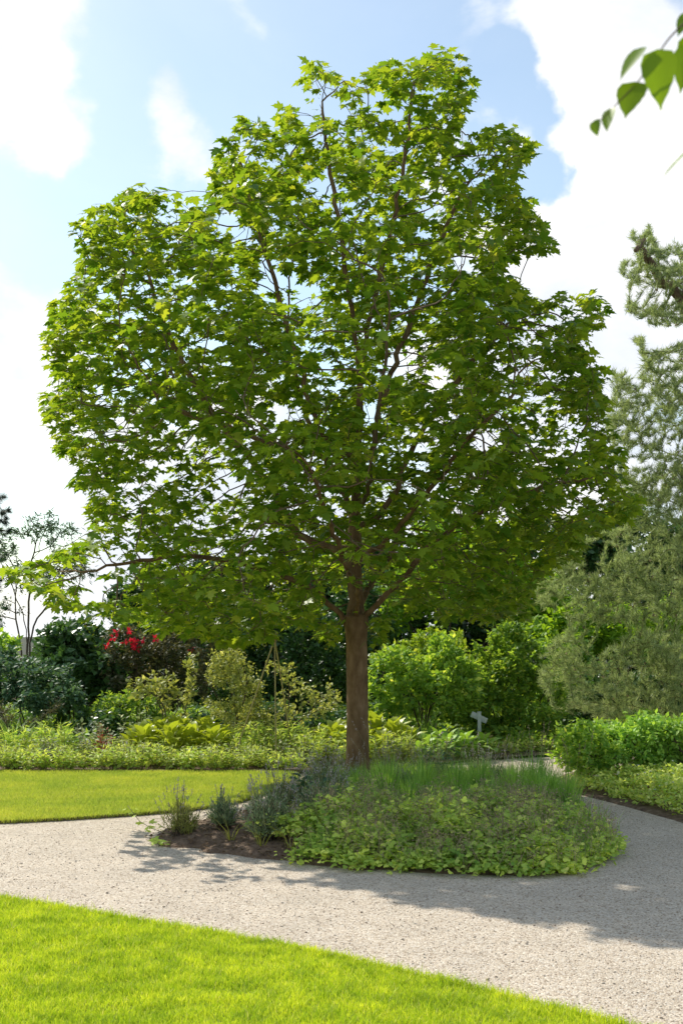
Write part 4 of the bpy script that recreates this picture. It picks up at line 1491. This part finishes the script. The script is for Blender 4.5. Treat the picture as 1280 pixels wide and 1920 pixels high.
def leafy(name, pos, nst, H, sp, leaf, k_, tm, mat, label, cat, group=None, flowers=None, nfl=0, fsize=0.03, s0=0.25):
    """leaf-bearing stems from one crown"""
    e_ = empty(name, pos, label, cat, group)
    A = np.column_stack([rng.normal(0, 0.03, (nst, 2)), np.full(nst, -0.02)])
    B = A + np.column_stack([rng.normal(0, sp, (nst, 2)), H * rng.uniform(0.6, 1.05, nst)])
    V, F = ribbons(A, B, np.full((nst, 1), 0.004), np.full((nst, 1), 0.002))
    tag(obj('stems', mesh('stems', V, F, M['stalk']), e_), kind='stuff')
    t = np.tile(np.linspace(s0, 1.0, k_), nst)[:, None] + rng.normal(0, .03, (nst * k_, 1))
    i = np.repeat(np.arange(nst), k_)
    P = A[i] * (1 - t) + B[i] * t
    n = len(i)
    D = nrm(rand_unit(n) * [1, 1, .4] + [0, 0, 0.25])
    V, F = scatter(*tm, P, frames(D, np.array([0, 0, 1.]) + rng.normal(0, .4, (n, 3))), leaf * rng.uniform(0.6, 1.2, n) * (1.15 - 0.5 * t[:, 0]))
    tag(obj('foliage', mesh('foliage', V, F, mat), e_), kind='stuff')
    if nfl:
        j = rng.integers(0, nst, nfl)
        P = np.repeat(B[j] + rng.normal(0, .02, (nfl, 3)), 5, 0)
        n = len(P)
        D = nrm(rand_unit(n) * [1, 1, .3])
        V, F = scatter(*T_OVAL, P, frames(D, np.array([0, 0, 1.]) + rng.normal(0, .3, (n, 3))), np.full(n, fsize))
        tag(obj('flowers', mesh('flowers', V, F, flowers), e_), kind='stuff')
    return e_


leafy('peony', bedpt(588, 1530), 12, 0.42, 0.13, 0.14, 7, T_OVAL, M['blue'], 'dark bluish leafy plant left of the trunk among the lavender', 'plant', s0=.45)
leafy('peony', (1.0, 12.5, float(ih(1.0, 12.5))), 9, 0.62, 0.12, 0.12, 8, T_NARROW, M['blue'], 'tall dark leafy plant standing above the grass right of the trunk', 'plant', s0=.4)

# ground cover thicket along the front of the island
q = sample_poly(ISLAND, 5200, (-0.9, 2.3, 8.3, 12.2))
tq = it_(q[:, 0], q[:, 1])
pxq = 640 + q[:, 0] / q[:, 1] * FPX
q = q[(q[:, 1] < 10.15 + 0.25 * np.sin(q[:, 0] * 5)) & (pxq > 560 + 60 * np.sin(q[:, 1] * 9)) & (tq < 1.0)][:1350]
mbc, mbs = MB(), MB()
tq = it_(q[:, 0], q[:, 1])
Hq = (0.09 + 0.19 * np.clip((1 - tq) * 5, 0, 1)) * np.clip(0.72 + 0.9 * clumpy(q, 3.2, 2.0) + 0.45 * clumpy(q, 8.0, 2.0), .25, 1.6) * rng.uniform(.75, 1.1, len(q))
kk = 17
i = np.repeat(np.arange(len(q)), kk)
n = len(i)
z = ih(q[i, 0], q[i, 1]) + Hq[i] * rng.uniform(0.05, 1.0, n) ** 0.6
P = np.column_stack([q[i] + rng.normal(0, 0.06, (n, 2)), np.maximum(z, .015)])
D = nrm(rand_unit(n) * [1, 1, .35] + np.array([0, -0.25, 0.05]))
V, F = scatter(*T_LOBED, P, frames(D, np.array([0, -.35, 1.]) + rng.normal(0, .4, (n, 3))), np.clip(rng.normal(.036, .011, n), .015, .07))
tag(obj('ground_cover', mesh('ground_cover', V, F, M['cover'])), 'knee-low thicket of lobed yellow-green leaves along the front of the island bed', 'ground cover', kind='stuff')
# wiry brown seed sprays above it
n = 2200
j = rng.integers(0, len(q), n)
A = np.column_stack([q[j] + rng.normal(0, .03, (n, 2)), ih(q[j, 0], q[j, 1]) + Hq[j] * 0.7])
B = A + np.column_stack([rng.normal(0, .05, (n, 2)), rng.uniform(0.06, 0.20, n)])
V, F = ribbons(A, B, np.full((n, 1), .0014), np.full((n, 1), .001))
mbs.add(V, F)
i = np.repeat(np.arange(n), 6)
V, F = scatter(*T_DIA, B[i] + rng.normal(0, .018, (len(i), 3)), frames(rand_unit(len(i)), rand_unit(len(i))), rng.uniform(.008, .016, len(i)))
mbs.add(V, F)
tag(obj('seed_sprays', mbs.mesh('seed_sprays', M['seedhead'])), 'wiry brown seed sprays over the ground cover of the island bed', 'seed sprays', kind='stuff')
# low leaves and moss-like fill under the lavender so that soil shows only at the tip
q = sample_poly(ISLAND, 3000, (-0.8, 2.3, 9, 14.3))
q = q[(it_(q[:, 0], q[:, 1]) < .96) & (640 + q[:, 0] / q[:, 1] * FPX > 570)][:1700]
V, F = blades(np.column_stack([np.repeat(q, 9, 0) + rng.normal(0, .05, (len(q) * 9, 2)), ih(np.repeat(q[:, 0], 9), np.repeat(q[:, 1], 9)) - .01]), rng.uniform(.10, .26, len(q) * 9), rng.uniform(.004, .008, len(q) * 9), .8)
tag(obj('grass_fill', mesh('grass_fill', V, F, M['bladegr'])), 'loose green grass filling the island bed between the clumps', 'grass', kind='stuff')
# strap leaves at the island tip
V, F = arc_blades(9, 0.24, 2.2, 0.0045, 1.0, 0.03)
sm = mesh('strap_plant', V, F, M['strap'])
for (px, py, lb) in [(432, 1590, 'yellowish strap-leaved tuft flopping on bare soil before the compact lavender'), (490, 1600, 'yellowish strap-leaved tuft before the full lavender'),
                     (545, 1605, 'strap-leaved tuft where the ground cover begins'), (355, 1580, 'yellowish strap-leaved tuft beneath the twiggy lavender')]:
    o = obj('strap_plant', sm, None, bedpt(px, py) + [0, 0, .01])
    o.rotation_euler = (0, 0, rng.uniform(0, 6))
    tag(o, lb, 'plant')
# trailing sprig at the very tip
e_ = empty('trailing_vine', bedpt(285, 1584), 'small trailing green vine creeping over the tip of the island bed', 'vine')
p0 = bedpt(285, 1584)
pts = resample([bedpt(320, 1575) + [0, 0, .05], bedpt(285, 1572) + [0, 0, .09], bedpt(262, 1560) + [0, 0, .10], np.array([*G(247, 1556), .16]), np.array([*G(240, 1550), .18])], .03)
V, F = tube(pts - p0, .003, 4)
obj('stem', mesh('stem', V, F, M['stalk'], True), e_)
ml = mesh('leaf', *T_LOBED, M['cover'])
for k in range(34):
    p = pts[rng.integers(len(pts))] + rng.normal(0, .03, 3) * [1, 1, .6] if k < 20 else bedpt(290, 1586) + [rng.normal(0, .08), rng.normal(0, .05), rng.uniform(.02, .07)]
    o = obj('leaf', ml, e_)
    Mf = frames(nrm(rng.normal(0, 1, (1, 3)) * [1, 1, .3]), np.array([[0, -.6, 1.]]) + rng.normal(0, .3, (1, 3)))[0]
    o.matrix_local = Matrix.Translation(Vector(p - p0)) @ Matrix(Mf.tolist()).to_4x4() @ Matrix.Scale(float(rng.uniform(.035, .06)), 4)
# white flower heads in the thicket
for (px, py, Y, lb) in [(953, 1566, 9.3, 'small white flower head in the middle of the ground cover'), (1012, 1562, 9.4, 'creamy flower head towards the right end of the ground cover')]:
    P = W(px, py, Y)
    n = 26
    D = nrm(rand_unit(n) * [1, .7, .6])
    V, F = scatter(*T_OVAL, rng.normal(0, .018, (n, 3)) * [1.6, 1, .7], frames(D, rand_unit(n) + [0, -1, .6]), rng.uniform(.018, .03, n))
    tag(obj('white_flower', mesh('white_flower', V, F, M['white']), None, P), lb, 'flower')
# litter on the bare soil
n = 2600
q = sample_poly(ISLAND, n * 2, (-1.7, 0.2, 8.6, 12))
q = q[(640 + q[:, 0] / q[:, 1] * FPX < 640)][:n]
n = len(q)
V, F = scatter(*T_DIA, np.column_stack([q, ih(q[:, 0], q[:, 1]) + .012]), frames(rand_unit(n) * [1, 1, .2], np.array([0, 0, 1.]) + rng.normal(0, .4, (n, 3))), rng.uniform(.012, .04, n))
tag(obj('leaf_litter', mesh('leaf_litter', V, F, M['litter'])), 'dry brown litter on the bare soil at the island tip', 'litter', kind='stuff')


# ------------------------------------------------------------------ far border
def rosette(name, pos, nl_, size, mat, label, cat, group, tm=T_BROAD, H=0.3, rad=0.22):
    e_ = empty(name, pos, label, cat, group)
    me = [mesh('leaf', tm[0] * [w_, 1, 1], tm[1], mat, True) for w_ in (0.9, 1.15)]
    for k_ in range(nl_):
        f = (k_ + .5) / nl_
        a = k_ * 2.399 + rng.normal(0, .2)
        o_ = np.array([math.cos(a), math.sin(a), 0])
        p = o_ * rad * f ** .7 + [0, 0, H * (1 - 0.6 * f)]
        d = nrm(o_ * (0.35 + 0.75 * f) + [0, 0, 0.75 - 0.85 * f] + rng.normal(0, .12, 3))
        Mf = frames(d[None], (np.array([0, 0, 1.]) - o_ * .0 + rng.normal(0, .12, 3))[None])[0]
        o = obj('leaf', me[k_ % 2], e_)
        o.matrix_local = Matrix.Translation(Vector(p)) @ Matrix(Mf.tolist()).to_4x4() @ Matrix.Scale(float(size * rng.uniform(.75, 1.15)), 4)
    A = np.tile([0, 0, -.02], (nl_, 1)) + rng.normal(0, .03, (nl_, 3)) * [1, 1, 0]
    B = np.array([[math.cos(k_ * 2.399) * rad * ((k_ + .5) / nl_) ** .7, math.sin(k_ * 2.399) * rad * ((k_ + .5) / nl_) ** .7, H * (1 - .6 * (k_ + .5) / nl_)] for k_ in range(nl_)])
    V, F = ribbons(A, B, np.full((nl_, 1), .005), np.full((nl_, 1), .004))
    tag(obj('leaf_stalks', mesh('leaf_stalks', V, F, mat), e_), kind='stuff')
    return e_


def gb(px, Y):
    return np.array([(px - 640) / FPX * Y, Y, 0.035])


h0 = rosette('hosta', gb(275, 15.9), 44, 0.19, M['hosta'], 'yellow-green broad-leaved hosta clump below the upright yellow-green shrub', 'hosta', 'hostas left of the cane tripod', H=.36, rad=.27)
for px, Y, s_ in [(318, 15.8, 1.05), (360, 15.9, 1.0), (398, 15.8, .95), (340, 16.4, 1.15), (300, 16.4, 1.1), (380, 16.4, 1.1), (250, 16.1, .85), (415, 16.2, .9)]:
    dup(h0, gb(px, Y), rng.uniform(0, 6), s_)
h1 = rosette('hosta', gb(625, 16.0), 44, 0.19, M['hosta'], 'yellow-green hosta clump in the border on both sides behind the maple trunk', 'hosta', 'hostas behind the trunk', H=.38, rad=.28)
for px, Y, s_ in [(660, 16.4, 1.1), (700, 16.4, 1.15), (735, 16.2, 1.05), (715, 15.7, .8), (765, 16.3, .85), (640, 15.8, .8), (685, 16.0, .9), (600, 16.3, .85)]:
    dup(h1, gb(px, Y), rng.uniform(0, 6), s_)
b0 = rosette('bergenia', gb(800, 16.1), 24, 0.20, M['berg'], 'clump of large rounded green leaves at the bend of the path before the sign post', 'bergenia', 'large-leaved clumps before the sign', H=.22, rad=.22)
for px, Y, s_ in [(840, 16.3, 1.05), (872, 16.4, 1.0), (905, 16.7, .9), (820, 16.6, 1.1), (860, 16.8, 1.0), (785, 15.7, .8)]:
    dup(b0, gb(px, Y), rng.uniform(0, 6), s_)
leafy('spurge', gb(905, 17.0), 26, 0.26, 0.10, 0.035, 6, T_OVAL, M['euph'], 'airy yellow flowering clump at the foot of the sign post', 'plant', s0=.5, flowers=M['euph'], nfl=60, fsize=.02)
leafy('spurge', gb(880, 17.1), 14, 0.24, 0.08, 0.035, 6, T_OVAL, M['lime'], 'small yellow-green clump with a pink flower beside the yellow flowering clump', 'plant', s0=.5, flowers=M['lilac'], nfl=3, fsize=.03)

k1 = leafy('border_plant', gb(20, 15.1), 20, 0.32, 0.09, 0.10, 8, T_NARROW, M['border'], 'low pale green plant with narrow leaves edging the far lawn', 'plant', 'narrow-leaved plants edging the lawn', M['white'], 8, .016)
k2 = leafy('border_plant', gb(50, 15.1), 14, 0.24, 0.10, 0.10, 6, T_OVAL, M['border'], 'low broad-leaved green plant edging the far lawn', 'plant', 'broad-leaved plants edging the lawn')
k3 = leafy('border_plant', gb(60, 15.9), 18, 0.46, 0.10, 0.15, 9, T_NARROW, M['border'], 'taller feathery light green plant in the second row of the border', 'plant', 'feathery plants of the second border row')
k4 = leafy('border_plant', gb(90, 15.5), 14, 0.38, 0.09, 0.075, 7, T_OVAL, M['pale'], 'pale silvery plant among the green border plants', 'plant', 'silvery plants of the border', M['lilac'], 5, .018)
x = -40
while x < 585:
    for kk_, Y, jit in ((k1, 15.05, .12), (k2, 14.93, .07), (k3, 15.85, .2), (k4, 15.45, .15), (k1, 15.4, .2), (k2, 15.6, .2)):
        if rng.uniform() < 0.80 and not (kk_ is k3 and 130 < x < 430) and not (kk_ is k4 and 130 < x < 430 and rng.uniform() < .6):
            dup(kk_, gb(x + rng.uniform(-12, 12), Y + rng.uniform(-jit, jit)), rng.uniform(0, 6), rng.uniform(.7, 1.15))
    x += 25
for px, Y in [(590, 15.3), (615, 15.5), (640, 15.3), (700, 15.5), (725, 15.4), (750, 15.6), (775, 15.5), (565, 15.6), (540, 16.2), (520, 16.0), (560, 16.3), (480, 16.1), (450, 16.2), (500, 16.4), (590, 15.9)]:
    dup(k3, gb(px, Y), rng.uniform(0, 6), rng.uniform(.8, 1.1))
for px in range(800, 1050, 22):
    dup(k2, gb(px + rng.uniform(-8, 8), np.interp(px, [800, 900, 960, 1040], [15.9, 16.5, 16.85, 17.25]) + rng.uniform(0, .15)), rng.uniform(0, 6), rng.uniform(.6, .9), 'low broad-leaved green plant edging the far bend of the path')['group'] = 'plants edging the path bend'
leafy('red_leaved_plant', gb(187, 15.6), 12, 0.50, 0.05, 0.10, 14, T_NARROW, M['red'], 'upright dark red leaved plant in the left border', 'plant', s0=.2)
for px, Y, H_, lb in [(160, 16.0, .56, 'pale variegated plant just left of the red-leaved plant'), (215, 16.1, .58, 'pale variegated plant just right of the red-leaved plant'), (262, 16.3, .70, 'tall pale variegated sprays behind the hostas')]:
    leafy('variegated_plant', gb(px, Y), 16, H_, .15, .11, 7, T_OVAL, M['pale'], lb, 'plant', s0=.4)
V, F = arc_blades(70, 0.75, 1.0, .005, .9, .06)
ag = mesh('arching_grass', V, F, M['bladegr'])
for px, Y, s_, lb in [(25, 16.0, 1.0, 'tall arching grass before the brownish spreading shrub'), (108, 16.0, .9, 'arching grass tuft near the red-leaved plant'), (455, 15.8, .6, 'arching grass tuft by the foot of the cane tripod'), (795, 17.2, 1.0, 'tall dry grass tuft between hostas and large-leaved clumps')]:
    o = obj('arching_grass', ag, None, gb(px, Y))
    o.scale = (s_, s_, s_)
    o.rotation_euler = (0, 0, rng.uniform(0, 6))
    tag(o, lb, 'grass')
for px, Y, lb in [(820, 15.75, 'leafy plant with lilac flowers beside the large-leaved clumps')]:
    leafy('lilac_plant', gb(px, Y), 8, .42, .08, .08, 7, T_OVAL, M['berg'], lb, 'plant', flowers=M['lilac'], nfl=5, fsize=.035)

# cane tripod tied with twine
tp_ = empty('cane_tripod', gb(515, 15.4), 'tripod of thin bamboo canes tied at the top in the border', 'plant support')
b_ = gb(515, 15.4)
apex = W(515, 1198, 15.4)
for (px, py) in [(432, 1440), (518, 1446), (550, 1428)]:
    x_, y_ = G(px, py)
    f_ = np.array([x_, y_, 0.0])
    d_ = apex - f_
    top = apex + d_ * 0.045
    P = resample([f_, f_ + d_ * .5 + rng.normal(0, .006, 3), top], .12)
    V, F = tube(P - b_, .009, 7)
    obj('cane', mesh('cane', V, F, M['cane'], True), tp_)
P = [apex + [0.018 * math.cos(a), 0.018 * math.sin(a), 0.0022 * a - .03] for a in np.linspace(0, 2 * np.pi * 5, 70)]
V, F = tube(np.array(P) - b_, .005, 5)
obj('twine', mesh('twine', V, F, M['twine'], True), tp_)


# grey sign post at the bend
def box(c, sz, Rm=None):
    v = np.array([(x_, y_, z_) for x_ in (-.5, .5) for y_ in (-.5, .5) for z_ in (-.5, .5)]) * sz
    if Rm is not None:
        v = v @ np.array(Rm).T
    return v + c, np.array([(0, 1, 3), (0, 3, 2), (4, 6, 7), (4, 7, 5), (0, 4, 5), (0, 5, 1), (2, 3, 7), (2, 7, 6), (0, 2, 6), (0, 6, 4), (1, 5, 7), (1, 7, 3)])


def bevel(o, w_=.003):
    m = o.modifiers.new('bevel', 'BEVEL')
    m.width = w_
    m.segments = 2
    return o


SY = 17.2
sb = gb(898, SY)
sg = empty('sign_post', sb, 'small grey sign post with a slanting board beside the far path', 'sign')
ztop = W(0, 1336, SY)[2] - sb[2]
bevel(obj('post', mesh('post', *box(np.array([0, 0, ztop / 2]), (.046, .038, ztop)), M['signgrey']), sg))
a_ = R(25)
Rm = np.array([[math.cos(a_), 0, math.sin(a_)], [0, 1, 0], [-math.sin(a_), 0, math.cos(a_)]])
bevel(obj('board', mesh('board', *box(np.array([0.0, .030, ztop - .07]), (.235, .022, .078), Rm), M['signgrey']), sg))
bevel(obj('cap', mesh('cap', *box(np.array([0, 0, ztop + .006]), (.054, .046, .012)), M['signgrey']), sg))

# ------------------------------------------------------------------ right bed
rp_ = [(2.95, 14.3), (3.35, 14.0), (3.8, 13.7), (4.3, 13.9), (3.1, 15.0), (3.6, 14.8), (4.1, 14.7), (4.7, 14.5), (2.75, 13.75), (3.9, 15.6), (4.6, 15.4)]
rb0 = None
for i, (x, y) in enumerate(rp_):
    px = 640 + x / y * FPX
    if rb0 is None or i == 4:
        ctr = (px, HOR + (CAMH - .36) / y * FPX, y, .40 / y * FPX, .26 / y * FPX, .40)
        rb0, _, _ = woody('rose_bush', 'low leafy green bush filling the right bed beneath the pine', 'bush', (x, y, float(rh(x, y))), [ctr], 330, M['berg'] if i == 0 else M['green'], .055, 9, T_OVAL, stems=7, step=.08, kill=.10,
                          lspread=.05, group='leafy bushes of the right bed')
        src_b = rb0
    else:
        dup(rb0, (x, y, float(rh(x, y))), rng.uniform(0, 6), rng.uniform(.9, 1.2))
# low front planting with buff leaves and small white flowers
q = sample_poly(RB, 5000, (2.3, 5.0, 10.2, 13.9))
tq = rt(q[:, 0], q[:, 1])
q = q[(tq < .93)][:1700]
Hq = .20 * (0.7 + .6 * clumpy(q, 3, 5.0)) * np.clip((1 - rt(q[:, 0], q[:, 1])) * 8, .3, 1)
i = np.repeat(np.arange(len(q)), 13)
n = len(i)
P = np.column_stack([q[i] + rng.normal(0, .05, (n, 2)), rh(q[i, 0], q[i, 1]) + Hq[i] * rng.uniform(.05, 1, n) ** .7])
V, F = scatter(*T_OVAL, P, frames(nrm(rand_unit(n) * [1, 1, .5] + [0, 0, .2]), np.array([0, 0, 1.]) + rng.normal(0, .4, (n, 3))), np.clip(rng.normal(.048, .013, n), .02, .08))
tag(obj('ground_cover', mesh('ground_cover', V, F, M['border'])), 'low yellow-green planting along the edge of the right bed', 'ground cover', kind='stuff')
n = 60
j = rng.integers(0, len(q), n)
P = np.repeat(np.column_stack([q[j], rh(q[j, 0], q[j, 1]) + Hq[j] + .03]), 6, 0)
V, F = scatter(*T_OVAL, P, frames(nrm(rand_unit(len(P)) * [1, 1, .3]), np.array([0, -.4, 1.]) + rng.normal(0, .2, (len(P), 3))), np.full(len(P), .018))
tag(obj('small_flowers', mesh('small_flowers', V, F, M['white'])), 'tiny white flowers dotted over the right bed edging', 'flowers', kind='stuff')

# ------------------------------------------------------------------ birch twig hanging in from the right, close to the lens
def birch_leaf():
    m = 12
    P, F = [], []
    for k_ in range(m + 1):
        y = k_ / m
        w_ = 0.36 * math.sin(math.pi * min(1, (y + .04) ** 0.62)) ** .9 if 0 < k_ < m else 0.012
        w_ += 0.016 * (k_ % 2) if 0 < k_ < m - 1 else 0
        P += [(-w_, y, .05 * w_ / .36 - .06 * y * y), (-w_ * .5, y, .03 * w_ / .36 - .06 * y * y), (0, y, -.06 * y * y), (w_ * .5, y, .03 * w_ / .36 - .06 * y * y), (w_, y, .05 * w_ / .36 - .06 * y * y)]
    for k_ in range(m):
        for c_ in range(4):
            a = k_ * 5 + c_
            F += [(a, a + 1, a + 6), (a, a + 6, a + 5)]
    return tmpl(P, F)


TB = birch_leaf()
BY = 1.45
bb = W(1500, -60, BY)
bt = empty('birch_twig', bb, 'thin hanging birch twig with bright green leaves in the upper right', 'twig')
tw_pts = [W(1700, -160, BY), W(1400, -20, BY), W(1290, 35, BY), W(1252, 72, BY), W(1222, 118, BY), W(1190, 160, BY), W(1160, 190, BY), W(1136, 215, BY), W(1118, 232, BY)]
P = resample(tw_pts, .008)
V, F = tube(P - bb, np.linspace(.0022, .0006, len(P)), 6)
obj('stem', mesh('stem', V, F, M['twig'], True), bt)
P = resample([W(1400, 60, BY), W(1320, 240, BY), W(1290, 275, BY), W(1278, 292, BY)], .008)
V, F = tube(P - bb, np.linspace(.0018, .0006, len(P)), 6)
obj('stem', mesh('stem', V, F, M['twig'], True), bt)
bl = mesh('leaf', *TB, M['birch'], True)
for (bx, by, tx, ty, rot, dY, wd_) in [(1205, 88, 1158, 149, 52, 0, .75), (1232, 92, 1238, 204, 15, -.02, .76), (1300, 78, 1272, 172, 30, .03, .8), (1190, 153, 1170, 220, 25, 0, 1.05), (1144, 202, 1135, 247, 52, 0, .9), (1114, 225, 1119, 256, 42, 0, .9),
                                       (1282, 290, 1238, 332, 80, 0, .8), (1300, 20, 1268, 66, 40, .03, 1), (1330, 60, 1290, 170, 20, .04, 1.1), (1340, 240, 1300, 330, 30, 0, 1)]:
    A, B = W(bx, by, BY + dY), W(tx, ty, BY + dY - .006)
    d = B - A
    ln = np.linalg.norm(d)
    d = d / ln
    n0 = np.array([0, -1., 0.15])
    n0 = n0 - n0.dot(d) * d
    n0 /= np.linalg.norm(n0)
    s1 = np.cross(d, n0)
    nn = n0 * math.cos(R(rot)) + s1 * math.sin(R(rot))
    Mf = frames(d[None], nn[None])[0]
    o = obj('leaf', bl, bt)
    o.matrix_local = Matrix.Translation(Vector(A - bb)) @ Matrix(Mf.tolist()).to_4x4() @ Matrix.Diagonal((ln * wd_, ln, ln, 1))
